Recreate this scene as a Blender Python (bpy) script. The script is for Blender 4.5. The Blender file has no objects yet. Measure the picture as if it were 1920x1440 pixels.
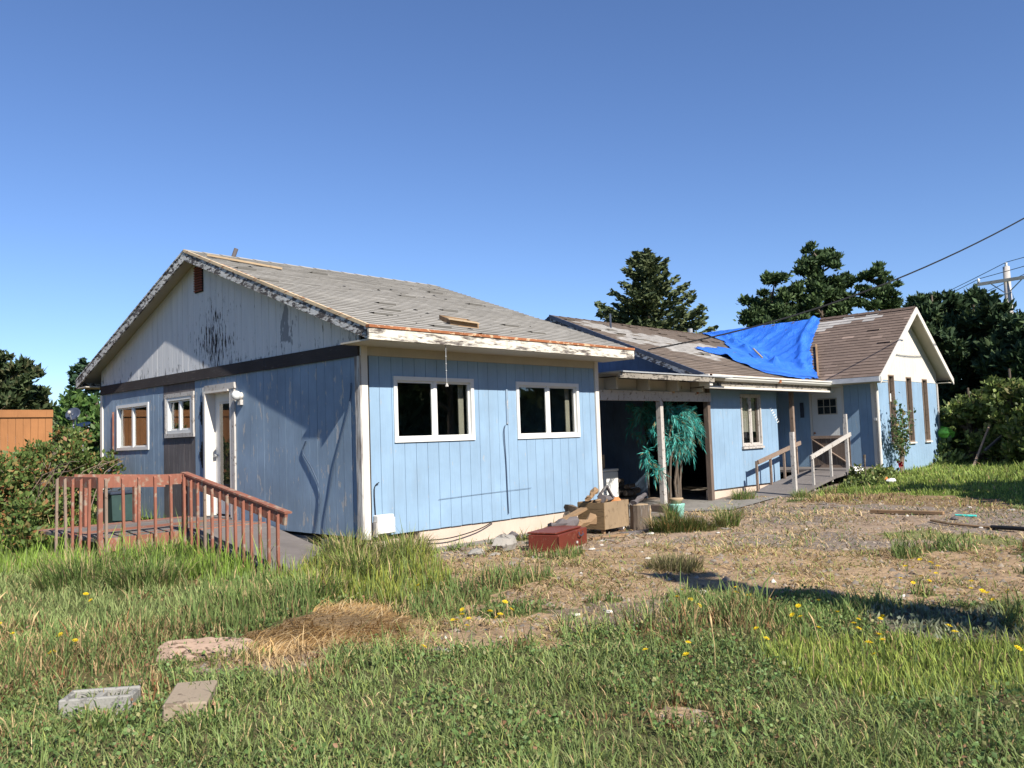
import bpy, math, random
import numpy as np
from mathutils import Vector, Matrix
from math import radians as rad

random.seed(7)
rng = np.random.default_rng(11)
scene = bpy.context.scene
C = scene.collection

# ------------------------------------------------------------------ camera, sky, sun
cam_d = bpy.data.cameras.new('camera')
cam = bpy.data.objects.new('camera', cam_d)
C.objects.link(cam)
scene.camera = cam
CAM = Vector((-6.548, -8.978, 1.22))
def unit(v):
    v = np.array(v, float); return v/np.linalg.norm(v)
FPX = 1576.423
_X = unit((2470-960, -(770-720), -FPX)); _Y = unit((-691-960, -(878-720), -FPX))
_Z = np.cross(_X, _Y)
R = np.stack([_X, _Y, _Z], 1).T            # camera axes expressed in world axes
M = Matrix.Identity(4)
for i in range(3):
    for j in range(3):
        M[i][j] = R[i][j]
M.translation = CAM
cam.matrix_world = M
cam_d.sensor_width = 36.0
cam_d.lens = FPX/1920*36.0
cam_d.clip_start = 0.05
cam_d.clip_end = 3000

SUN_TRAVEL = Vector((0.16, 0.755, -0.63)).normalized()
w = bpy.data.worlds.new('World'); scene.world = w; w.use_nodes = True
nt = w.node_tree; nt.nodes.clear()
sky = nt.nodes.new('ShaderNodeTexSky'); sky.sky_type = 'NISHITA'; sky.sun_disc = False
sd = -SUN_TRAVEL
sky.sun_elevation = math.asin(sd.z)
sky.sun_rotation = math.atan2(sd.x, sd.y)
sky.altitude = 0; sky.air_density = 0.9; sky.dust_density = 0.0; sky.ozone_density = 3.0
bg = nt.nodes.new('ShaderNodeBackground'); bg.inputs[1].default_value = 0.078
out = nt.nodes.new('ShaderNodeOutputWorld')
tint = nt.nodes.new('ShaderNodeMix'); tint.data_type = 'RGBA'; tint.blend_type = 'MULTIPLY'; tint.inputs[0].default_value = 1.0; tint.inputs[7].default_value = (0.79, 0.895, 1.11, 1)
nt.links.new(sky.outputs[0], tint.inputs[6]); nt.links.new(tint.outputs[2], bg.inputs[0]); nt.links.new(bg.outputs[0], out.inputs[0])
sun_d = bpy.data.lights.new('sun', 'SUN'); sun_d.energy = 5.0; sun_d.angle = rad(0.5); sun_d.color = (1.0, 0.94, 0.84)
sun = bpy.data.objects.new('sun', sun_d); C.objects.link(sun)
sun.rotation_euler = SUN_TRAVEL.to_track_quat('-Z', 'Y').to_euler()
sun.location = (-10, -30, 30)
scene.view_settings.view_transform = 'Standard'
scene.view_settings.look = 'None'
scene.view_settings.exposure = 0.86
scene.view_settings.gamma = 1.0

# ------------------------------------------------------------------ material helpers
def mat(name, rough=0.8, spec=0.3):
    m = bpy.data.materials.new(name); m.use_nodes = True
    b = m.node_tree.nodes['Principled BSDF']
    b.inputs['Roughness'].default_value = rough
    b.inputs['Specular IOR Level'].default_value = spec
    return m, m.node_tree, b
def N(nt, t, **kw):
    n = nt.nodes.new(t)
    for k, v in kw.items():
        if k.startswith('i_'):
            n.inputs[int(k[2:]) if k[2:].isdigit() else k[2:]].default_value = v
        else: setattr(n, k, v)
    return n
def noise(nt, vec, scale, detail=4, rough=0.6, lac=2.0):
    n = N(nt, 'ShaderNodeTexNoise'); n.inputs['Scale'].default_value = scale
    n.inputs['Detail'].default_value = detail; n.inputs['Roughness'].default_value = rough
    nt.links.new(vec, n.inputs['Vector']); return n.outputs['Fac']
def pos(nt, s=(1, 1, 1)):
    g = N(nt, 'ShaderNodeNewGeometry'); m = N(nt, 'ShaderNodeMapping'); m.inputs['Scale'].default_value = s
    nt.links.new(g.outputs['Position'], m.inputs['Vector']); return m.outputs[0]
def ramp(nt, fac, p0, p1, c0=(0, 0, 0, 1), c1=(1, 1, 1, 1)):
    r = N(nt, 'ShaderNodeValToRGB'); r.color_ramp.elements[0].position = p0; r.color_ramp.elements[1].position = p1
    r.color_ramp.elements[0].color = c0; r.color_ramp.elements[1].color = c1
    nt.links.new(fac, r.inputs[0]); return r.outputs[0]
def mix(nt, fac, a, b, blend='MIX'):
    m = N(nt, 'ShaderNodeMix', data_type='RGBA', blend_type=blend)
    for i, v in ((0, fac), (6, a), (7, b)):
        if isinstance(v, (int, float)): m.inputs[i].default_value = v
        elif isinstance(v, tuple): m.inputs[i].default_value = (*v, 1)[:4]
        else: nt.links.new(v, m.inputs[i])
    return m.outputs[2]
def math_(nt, op, a, b=0.0):
    m = N(nt, 'ShaderNodeMath', operation=op)
    for i, v in ((0, a), (1, b)):
        if isinstance(v, (int, float)): m.inputs[i].default_value = v
        else: nt.links.new(v, m.inputs[i])
    return m.outputs[0]
def bump(nt, b, h, strength=0.3, dist=0.01):
    n = N(nt, 'ShaderNodeBump'); n.inputs['Strength'].default_value = strength; n.inputs['Distance'].default_value = dist
    nt.links.new(h, n.inputs['Height']); nt.links.new(n.outputs[0], b.inputs['Normal'])

def weathered(name, base, worn=None, amount=0.0, stretch=(1, 1, 1), scale=6, var=0.18, rough=0.75, grain=(30, 30, 3), bstr=0.25, soft=0.03, dirt=None):
    """painted or raw surface: broad tone change, fine grain, flaked-off patches of another colour"""
    m, nt, b = mat(name, rough)
    p = pos(nt)
    n1 = noise(nt, p, 1.3, 5)
    n2 = noise(nt, pos(nt, grain), 2.0, 4)
    dark = tuple(c*(1-var) for c in base); light = tuple(min(1, c*(1+var)) for c in base)
    col = ramp(nt, n1, 0.3, 0.7, (*dark, 1), (*light, 1))
    g = ramp(nt, n2, 0.25, 0.75, (1-var, 1-var, 1-var, 1), (1, 1, 1, 1))
    col = mix(nt, 1.0, col, g, 'MULTIPLY')
    if dirt:
        n4 = noise(nt, pos(nt, (3, 3, .7)), 1.2, 6)
        col = mix(nt, ramp(nt, n4, 0.52, 0.75, (0, 0, 0, 1), (.7, .7, .7, 1)), col, dirt)
    h = n2
    if worn:
        n3 = noise(nt, pos(nt, stretch), scale, 8, 0.65)
        thr = 0.72-amount*0.45
        k = ramp(nt, n3, thr, thr+soft)
        col = mix(nt, k, col, mix(nt, n2, tuple(c*.6 for c in worn), worn))
        h = math_(nt, 'SUBTRACT', n2, k)
    nt.links.new(col, b.inputs['Base Color'])
    bump(nt, b, h, bstr, 0.006)
    return m
def flat(name, col, rough=0.6, var=0.12, scale=8, spec=0.3):
    m, nt, b = mat(name, rough, spec)
    n = noise(nt, pos(nt), scale, 5)
    c = ramp(nt, n, 0.3, 0.7, (*[x*(1-var) for x in col], 1), (*[min(1, x*(1+var)) for x in col], 1))
    nt.links.new(c, b.inputs['Base Color']); bump(nt, b, n, 0.15, 0.004)
    return m
def attr_mat(name, rough=0.8, spec=0.2, transl=0.0, nz=0.0, scale=30, bstr=0.0):
    m, nt, b = mat(name, rough, spec)
    a = N(nt, 'ShaderNodeAttribute', attribute_name='Col')
    col = a.outputs['Color']
    if nz:
        n = noise(nt, pos(nt), scale, 6, 0.7)
        col = mix(nt, 1.0, col, ramp(nt, n, 0.25, 0.75, (1-nz, 1-nz, 1-nz, 1), (1+nz*.6, 1+nz*.6, 1+nz*.6, 1)), 'MULTIPLY')
        if bstr: bump(nt, b, n, bstr, 0.02)
    nt.links.new(col, b.inputs['Base Color'])
    if transl:
        t = N(nt, 'ShaderNodeBsdfTranslucent'); nt.links.new(col, t.inputs[0])
        mx = N(nt, 'ShaderNodeMixShader'); mx.inputs[0].default_value = transl
        o = nt.nodes['Material Output']
        nt.links.new(b.outputs[0], mx.inputs[1]); nt.links.new(t.outputs[0], mx.inputs[2]); nt.links.new(mx.outputs[0], o.inputs[0])
    return m

BLUE = (0.225, 0.335, 0.46)
M_blue = weathered('blue_paint', BLUE, (0.36, 0.41, 0.46), 0.20, (2.5, 2.5, .7), 7, 0.11, 0.7, (30, 30, 1.2), 0.2, .03, (0.19, 0.27, 0.36))
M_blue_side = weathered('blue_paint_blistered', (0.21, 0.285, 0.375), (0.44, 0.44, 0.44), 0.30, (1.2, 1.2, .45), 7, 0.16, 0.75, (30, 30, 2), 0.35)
M_blue_shaded = weathered('blue_paint_shaded_bay', (0.12, 0.17, 0.24), None, 0, var=0.2)  # darker copy of the blue paint, with the porch bay's shade in its colour
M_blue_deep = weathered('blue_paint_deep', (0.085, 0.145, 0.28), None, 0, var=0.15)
M_greywood = weathered('weathered_grey_wood', (0.12, 0.105, 0.105), (0.19, 0.18, 0.175), 0.3, (14, 14, .8), 2, 0.2, 0.9, (60, 60, 2), 0.5)
M_darkwood = weathered('dark_weathered_board', (0.045, 0.038, 0.038), (0.10, 0.09, 0.085), 0.25, (1, 1, 9), 4, 0.25, 0.9, (2, 2, 50), 0.5)
M_white = weathered('white_trim_paint', (0.62, 0.58, 0.52), (0.25, 0.21, 0.18), 0.12, (2, 2, 2), 7, 0.06, 0.6, (30, 30, 30), 0.15)
M_vinyl = flat('white_vinyl', (0.62, 0.62, 0.60), 0.35, 0.03)
M_cream = weathered('cream_soffit_paint', (0.44, 0.40, 0.33), (0.3, 0.26, 0.2), 0.1, (1, 1, 1), 4, 0.08)
M_peel = weathered('peeling_white_board', (0.56, 0.55, 0.53), (0.10, 0.088, 0.085), 0.56, (3, 1.6, 4), 5.0, 0.22, 0.85, (20, 8, 60), 0.6, 0.07)
M_peel_vert = weathered('peeling_white_post', (0.52, 0.50, 0.47), (0.22, 0.19, 0.175), 0.6, (9, 9, .8), 2.2, 0.2, 0.85, (50, 50, 6), 0.6, 0.15)
M_peel_front = weathered('flaking_cream_fascia', (0.60, 0.56, 0.48), (0.12, 0.10, 0.09), 0.52, (.9, 2, 5), 5.0, 0.12, 0.8, (6, 20, 40), 0.6, 0.12, (0.30, 0.25, 0.19))
M_found = weathered('pink_white_foundation_paint', (0.52, 0.415, 0.34), (0.32, 0.26, 0.22), 0.16, (.6, .6, 4), 3, 0.08)
M_conc = weathered('grey_concrete', (0.22, 0.205, 0.185), (0.14, 0.13, 0.115), 0.3, (1, 1, 1), 8, 0.2, 0.95, (20, 20, 20), 0.5)
M_rust = weathered('rusty_flashing', (0.30, 0.11, 0.045), (0.62, 0.42, 0.26), 0.42, (2, 2, 5), 3, 0.3, 0.7)
M_tanmetal = weathered('tan_drip_edge', (0.60, 0.46, 0.29), (0.35, 0.14, 0.05), 0.35, (1, 1, 6), 4, 0.2, 0.6)
M_interior = flat('dark_interior', (0.045, 0.04, 0.035), 0.9)
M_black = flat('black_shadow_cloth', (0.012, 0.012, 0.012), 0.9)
M_redwood = weathered('red_stained_wood', (0.25, 0.098, 0.065), (0.33, 0.25, 0.19), 0.42, (2, 2, 1.5), 5, 0.2, 0.85, (30, 30, 4), 0.4, 0.1)
M_plywood = weathered('grey_ramp_plywood', (0.155, 0.138, 0.132), (0.23, 0.215, 0.205), 0.3, (1, 3, 1), 5, 0.2, 0.9, (4, 40, 4), 0.4, .1)
M_tanwood = weathered('raw_tan_wood', (0.26, 0.165, 0.09), (0.13, 0.085, 0.05), 0.3, (3, 3, 1), 4, 0.25, 0.85, (4, 4, 40), 0.5, .1)
M_palewood = weathered('pale_tan_board', (0.36, 0.265, 0.165), (0.22, 0.15, 0.09), 0.28, (3, 3, 1), 4, 0.15, 0.85, (4, 4, 30), 0.4, .1)
M_oldwhite = weathered('chalky_white_rail', (0.44, 0.41, 0.38), (0.24, 0.20, 0.17), 0.36, (3, 3, 3), 5, 0.12, 0.85, (30, 30, 4), 0.3, .08)
M_brownrail = weathered('brown_rail_wood', (0.24, 0.175, 0.135), (0.16, 0.11, 0.08), 0.3, (3, 3, 3), 5, 0.2, 0.85)
M_gate = weathered('brown_gate_wood', (0.135, 0.10, 0.08), (0.21, 0.165, 0.13), 0.3, (6, 6, 1), 3, 0.2, 0.85)
M_cedar = weathered('orange_cedar', (0.33, 0.145, 0.055), (0.24, 0.10, 0.038), 0.3, (6, 6, .6), 3, 0.15, 0.8, (40, 40, 2), 0.3, .15)
M_bark = weathered('bark', (0.13, 0.10, 0.075), (0.22, 0.19, 0.16), 0.35, (4, 4, 1), 5, 0.3, 0.95, (20, 20, 4), 0.8)
M_polewood = weathered('silver_pole_wood', (0.42, 0.39, 0.36), None, 0, var=0.15)
M_rubber = flat('black_rubber', (0.015, 0.015, 0.016), 0.6)
M_metalgrey = flat('grey_metal', (0.30, 0.31, 0.32), 0.45)
M_darkmetal = flat('dark_slate_drip_edge', (0.035, 0.045, 0.07), 0.35, 0.3, 5, 0.5)
M_gutter = weathered('white_gutter_enamel', (0.60, 0.58, 0.53), (0.24, 0.14, 0.08), 0.14, (1, 1, 3), 5, 0.06, 0.45)
M_gutter_grey = flat('grey_gutter', (0.40, 0.41, 0.42), 0.4)
M_dirty_shaded_fascia = weathered('grimy_shaded_fascia', (0.28, 0.25, 0.21), (0.08, 0.07, 0.06), 0.4, (2, 2, 5), 5, 0.3, 0.9)
M_redbox = weathered('rusty_red_steel', (0.14, 0.028, 0.016), (0.20, 0.075, 0.045), 0.3, (2, 2, 2), 7, 0.25, 0.55)
M_vent = flat('brick_red_louvre', (0.20, 0.07, 0.055), 0.8)
M_straw_mat = flat('straw', (0.5, 0.36, 0.18), 0.9)
M_roofgrey = attr_mat('grey_asphalt_shingle', 0.95, 0.1, 0, 0.16, 60, 0.2)
M_leaf = attr_mat('leaf', 0.55, 0.3, 0.28)
M_needle = attr_mat('needle', 0.7, 0.2, 0.15)
M_grass = attr_mat('grass_blade', 0.7, 0.15, 0.35)
M_ground = attr_mat('earth', 1.0, 0.05, 0, 0.45, 14, 0.9)
M_attr = attr_mat('mixed_litter', 0.9, 0.1)
def tarp_mat():
    m, nt, b = mat('blue_poly_tarp', 0.42, 0.45)
    n = noise(nt, pos(nt), 2.2, 5)
    nt.links.new(ramp(nt, n, 0.3, 0.7, (0.012, 0.12, 0.60, 1), (0.035, 0.19, 0.72, 1)), b.inputs['Base Color'])
    wv = noise(nt, pos(nt, (1.2, 5, 2)), 2.6, 7, .7); rg = math_(nt, 'ABSOLUTE', math_(nt, 'SUBTRACT', wv, .5)); bump(nt, b, rg, 0.9, 0.12)
    return m
M_tarp = tarp_mat()
def glass_mat():
    m, nt, b = mat('window_glass', 0.02)
    g = N(nt, 'ShaderNodeBsdfGlossy'); g.inputs['Roughness'].default_value = 0.015; g.inputs['Color'].default_value = (.95, .95, .95, 1)
    t = N(nt, 'ShaderNodeBsdfTransparent'); t.inputs[0].default_value = (.84, .86, .85, 1)
    f = N(nt, 'ShaderNodeFresnel'); gm = N(nt, 'ShaderNodeNewGeometry')
    nt.links.new(math_(nt, 'SUBTRACT', 1.8, math_(nt, 'MULTIPLY', gm.outputs['Backfacing'], 1.244)), f.inputs[0])
    mx = N(nt, 'ShaderNodeMixShader')
    nt.links.new(f.outputs[0], mx.inputs[0]); nt.links.new(t.outputs[0], mx.inputs[1]); nt.links.new(g.outputs[0], mx.inputs[2])
    nt.links.new(mx.outputs[0], nt.nodes['Material Output'].inputs[0])
    return m
M_glass = glass_mat()
def peeled_gable():
    """white T1-11 boards; paint gone in a tall patch under the louvre and in scraps elsewhere"""
    m, nt, b = mat('peeling_white_siding', 0.85)
    p = pos(nt)
    sep = N(nt, 'ShaderNodeSeparateXYZ'); nt.links.new(p, sep.inputs[0])
    y, z = sep.outputs[1], sep.outputs[2]
    dy = math_(nt, 'ABSOLUTE', math_(nt, 'SUBTRACT', y, 3.95)); 
    near = math_(nt, 'SUBTRACT', 1.0, math_(nt, 'MULTIPLY', dy, .85)); near = math_(nt, 'MAXIMUM', near, 0.0)
    dz = math_(nt, 'ABSOLUTE', math_(nt, 'SUBTRACT', z, 2.95)); nz = math_(nt, 'MAXIMUM', math_(nt, 'SUBTRACT', 1.0, math_(nt, 'MULTIPLY', dz, .8)), 0.0)
    core = math_(nt, 'MULTIPLY', near, nz)
    n = noise(nt, pos(nt, (1, 5.5, 1.0)), 4.0, 12, 0.72)
    v = math_(nt, 'ADD', n, math_(nt, "MULTIPLY", core, 0.215))
    k = ramp(nt, v, 0.665, 0.69)
    low = math_(nt, 'MAXIMUM', math_(nt, 'SUBTRACT', 1.0, math_(nt, 'MULTIPLY', math_(nt, 'SUBTRACT', z, 2.5), 2.2)), 0.0)
    n2 = noise(nt, pos(nt, (1, 5, 1.2)), 3.0, 10, 0.7)
    k2 = ramp(nt, math_(nt, 'ADD', n2, math_(nt, 'MULTIPLY', low, 0.12)), 0.655, 0.675)
    base = ramp(nt, noise(nt, pos(nt, (1, 6, .6)), 1.5, 5), 0.3, 0.7, (0.52, 0.525, 0.54, 1), (0.62, 0.62, 0.62, 1))
    by = math_(nt, 'SUBTRACT', 1.0, math_(nt, 'MULTIPLY', math_(nt, 'ABSOLUTE', math_(nt, 'SUBTRACT', y, 1.75)), 2.6)); bz = math_(nt, 'SUBTRACT', 1.0, math_(nt, 'MULTIPLY', math_(nt, 'ABSOLUTE', math_(nt, 'SUBTRACT', z, 3.0)), 1.5))
    bare = math_(nt, 'MULTIPLY', math_(nt, 'MAXIMUM', by, 0.0), math_(nt, 'MAXIMUM', bz, 0.0))
    nb = noise(nt, pos(nt, (1, 3.2, 1.3)), 2.0, 6, 0.6)
    kb = ramp(nt, math_(nt, 'ADD', nb, math_(nt, 'MULTIPLY', bare, 0.33)), 0.69, 0.71)
    col = mix(nt, k2, base, (0.19, 0.20, 0.21)); col = mix(nt, kb, col, (0.24, 0.25, 0.27))
    col = mix(nt, k, col, (0.035, 0.03, 0.03))
    nt.links.new(col, b.inputs['Base Color'])
    bump(nt, b, math_(nt, 'SUBTRACT', n2, math_(nt, 'ADD', k, k2)), 0.4, 0.008)
    return m
M_gable = peeled_gable()
M_wgable = weathered('white_wing_siding', (0.60, 0.565, 0.50), (0.4, 0.36, 0.31), 0.1, (3, 3, .8), 4, 0.06)
M_turq = flat('turquoise_paint', (0.06, 0.52, 0.45), 0.7, 0.3, 20)

# ------------------------------------------------------------------ mesh helpers
class MB:
    def __init__(s): s.v = []; s.f = []; s.c = []
    def add(s, vs, fs, col=None):
        o = len(s.v); s.v += [tuple(map(float, v)) for v in vs]; s.f += [tuple(i+o for i in f) for f in fs]
        if col is not None: s.c += [col]*len(fs)
        return s
    def box(s, x0, x1, y0, y1, z0, z1, col=None):
        return s.add([(x, y, z) for x in (x0, x1) for y in (y0, y1) for z in (z0, z1)],
                     [(0, 1, 3, 2), (4, 6, 7, 5), (0, 4, 5, 1), (2, 3, 7, 6), (0, 2, 6, 4), (1, 5, 7, 3)], col)
    def beam(s, a, b, w, h, up=(0, 0, 1), col=None):
        a, b = Vector(a), Vector(b); d = (b-a).normalized(); up = Vector(up)
        if abs(d.dot(up)) > .98: up = Vector((0, 1, 0))
        r = d.cross(up).normalized(); u = r.cross(d).normalized()
        vs = [p+r*sx*w/2+u*sz*h/2 for p in (a, b) for sx in (-1, 1) for sz in (-1, 1)]
        return s.add(vs, [(0, 1, 3, 2), (4, 6, 7, 5), (0, 4, 5, 1), (2, 3, 7, 6), (0, 2, 6, 4), (1, 5, 7, 3)], col)
    def tube(s, pts, r, n=6, col=None, cap=True):
        pts = [Vector(p) for p in pts]; rs = r if isinstance(r, (list, tuple)) else [r]*len(pts)
        o = len(s.v); ref = Vector((0.3, 0.2, 1)).normalized()
        for i, p in enumerate(pts):
            d = (pts[min(i+1, len(pts)-1)]-pts[max(i-1, 0)]).normalized()
            rr = d.cross(ref)
            if rr.length < 1e-3: rr = d.cross(Vector((1, 0, 0)))
            rr.normalize(); u = rr.cross(d)
            for k in range(n):
                a = 2*math.pi*k/n; s.v.append(tuple(p+(rr*math.cos(a)+u*math.sin(a))*rs[i]))
        for i in range(len(pts)-1):
            for k in range(n):
                s.f.append((o+i*n+k, o+i*n+(k+1) % n, o+(i+1)*n+(k+1) % n, o+(i+1)*n+k))
                if col is not None: s.c.append(col)
        if cap:
            s.f.append(tuple(o+k for k in range(n))[::-1]); s.f.append(tuple(o+(len(pts)-1)*n+k for k in range(n)))
            if col is not None: s.c += [col]*2
        return s
    def lathe(s, c, prof, n=16, col=None):
        return s.tube([(c[0], c[1], c[2]+z) for r, z in prof], [r for r, z in prof], n, col)
    def build(s, name, m, parent=None, loc=None, smooth=False, bevel=0.0):
        base = Vector(loc) if loc else Vector((0, 0, 0))
        if parent is not None: base = wloc(parent)
        me = bpy.data.meshes.new(name)
        me.from_pydata([tuple(Vector(v)-base) for v in s.v], [], s.f)
        me.materials.append(m)
        if s.c:
            a = me.color_attributes.new('Col', 'FLOAT_COLOR', 'CORNER')
            cc = []
            for p, c in zip(me.polygons, s.c): cc += [c[0], c[1], c[2], 1.0]*p.loop_total
            a.data.foreach_set('color', cc)
        if smooth: me.polygons.foreach_set('use_smooth', [True]*len(me.polygons))
        o = bpy.data.objects.new(name, me); C.objects.link(o)
        if parent is not None: o.parent = parent
        else: o.location = base
        if bevel:
            b = o.modifiers.new('bevel', 'BEVEL'); b.width = bevel; b.segments = 1; b.limit_method = 'ANGLE'
        return o
def wloc(o):
    v = Vector((0, 0, 0))
    while o is not None: v = v+o.location; o = o.parent
    return v
def tag(o, label=None, cat=None, group=None, kind=None):
    if label: o['label'] = label
    if cat: o['category'] = cat
    if group: o['group'] = group
    if kind: o['kind'] = kind
    return o
def thing(name, loc, label, cat, group=None):
    o = bpy.data.objects.new(name, None); C.objects.link(o); o.location = loc; o.empty_display_size = .2
    return tag(o, label, cat, group)
def fast_mesh(name, V, F3, cols, m, parent=None, loc=(0, 0, 0), F4=None):
    """numpy triangles (and quads) with a colour per face"""
    base = np.array(wloc(parent) if parent is not None else loc)
    me = bpy.data.meshes.new(name)
    V = np.asarray(V, np.float32)-base.astype(np.float32)
    F3 = np.asarray(F3, np.int32).reshape(-1, 3)
    F4 = np.zeros((0, 4), np.int32) if F4 is None else np.asarray(F4, np.int32).reshape(-1, 4)
    me.vertices.add(len(V)); me.vertices.foreach_set('co', V.ravel())
    nl = F3.size+F4.size; me.loops.add(nl); me.loops.foreach_set('vertex_index', np.concatenate([F3.ravel(), F4.ravel()]))
    me.polygons.add(len(F3)+len(F4))
    st = np.concatenate([np.arange(len(F3))*3, F3.size+np.arange(len(F4))*4]).astype(np.int32)
    me.polygons.foreach_set('loop_start', st)
    me.update(calc_edges=True)
    a = me.color_attributes.new('Col', 'FLOAT_COLOR', 'CORNER')
    cols = np.asarray(cols, np.float32)
    c4 = np.ones((len(cols), 4), np.float32); c4[:, :3] = cols
    rep = np.concatenate([np.repeat(c4[:len(F3)], 3, 0), np.repeat(c4[len(F3):], 4, 0)])
    a.data.foreach_set('color', rep.ravel())
    me.materials.append(m)
    o = bpy.data.objects.new(name, me); C.objects.link(o)
    if parent is not None: o.parent = parent
    else: o.location = base.tolist()
    return o

def slabs(u0, u1, zb, zt, ops):
    """split the strip u0..u1 (bottom zb, top zt(u)) round openings (ua, ub, za, zb)"""
    cuts = sorted({u0, u1, *[c for o in ops for c in o[:2] if u0+.004 < c < u1-.004], *[c for c in getattr(zt, 'kinks', ()) if u0 < c < u1]})
    res = []
    for a, b in zip(cuts[:-1], cuts[1:]):
        mid = (a+b)/2; iv = [(zb, None)]
        for o in sorted([o for o in ops if o[0] < mid < o[1]], key=lambda o: o[2]):
            lo = iv.pop()[0]
            if o[2] > lo+.004: iv.append((lo, o[2]))
            iv.append((o[3], None))
        for lo, hi in iv:
            ta, tb = (hi, hi) if hi is not None else (zt(a), zt(b))
            if max(ta, tb) > lo+.004: res.append((a, b, lo, max(ta, lo+.001), max(tb, lo+.001)))
    return res
def pt(ax, u, d, z):
    return (d, u, z) if ax == 'x' else (u, d, z)
def strip_prism(mb, ax, d0, d1, a, b, lo, ta, tb):
    vs = [pt(ax, u, d, z) for d in (d0, d1) for u, z in ((a, lo), (b, lo), (b, tb), (a, ta))]
    mb.add(vs, [(0, 1, 2, 3), (7, 6, 5, 4), (0, 4, 5, 1), (1, 5, 6, 2), (2, 6, 7, 3), (3, 7, 4, 0)])
def siding(wall, ax, d0, d1, u0, u1, zb, zt, ops, m, step=.2032, gap=.006, name='siding_board', mfun=None, wob=0.0012):
    u = u0
    sg = 1 if d1 > d0 else -1
    for nm_, (ua_, ub_) in (('groove_sheet', (u0+.002, u1-.002)),):
        mb = MB()
        for r in slabs(ua_, ub_, zb+.002, zt, ops): strip_prism(mb, ax, d0-sg*.001, d0+sg*.005, r[0], r[1], r[2], r[3]-.003, r[4]-.003)
        mb.build(nm_, m, wall)
    while u < u1-.02:
        e = min(u+step, u1)
        mb = MB(); j = random.uniform(-wob, wob)
        s = 1 if d1 > d0 else -1
        rs = slabs(u+gap/2, e-gap/2, zb+random.uniform(-.003, .003), zt, ops); gs = []
        for q in rs:
            hit = [g for g in gs if any(abs(p[1]-q[0]) < .002 and p[2] < max(q[3:]) and q[2] < max(p[3:]) for p in g)]
            g = [q]+[p for h in hit for p in h]; gs = [h for h in gs if h not in hit]+[g]
        for g in gs:
            mb = MB()
            for q in g: strip_prism(mb, ax, d0, d1+s*j, *q)
            mb.build(name, (mfun((u+e)/2) if mfun else m) or m, wall)
        u = e
def backing(name, parent, ax, d0, d1, u0, u1, zb, zt, ops, m):
    mb = MB()
    for r in slabs(u0, u1, zb, zt, ops): strip_prism(mb, ax, d0, d1, *r)
    return mb.build(name, m, parent)
def const(z): return lambda u: z

def zg(x, y):
    t = np.clip((np.asarray(x, float)-5)/14, 0, 1)
    base = -.3+.33*t*t*(3-2*t)
    d = np.hypot(np.asarray(x)-4, np.asarray(y)+1)
    return base+0.0*d
def bumpg(x, y):
    x = np.asarray(x, float); y = np.asarray(y, float)
    b = .018*np.sin(1.7*x+.6*y)*np.cos(1.3*y-.4*x)+.010*np.sin(4.1*x+1.3)*np.sin(3.7*y)
    away = np.clip((np.minimum(np.abs(y+0), 1e9)+np.where((x > -1.4) & (x < 21) & (y > -1.3), -9, 0))/1.2, 0, 1)
    b = b*away
    b += .05*np.exp(-(((x+2.35)/.55)**2+((y+2.75)/.55)**2))      # straw mound
    b += .05*np.exp(-(((x-.9)/.5)**2+((y+2.5)/1.3)**2))          # low ridge
    b += .05*np.exp(-(((x-4.4)/.6)**2+((y+1.95)/.5)**2))
    return b
def ground(x, y): return float(zg(x, y)+bumpg(x, y))

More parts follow.
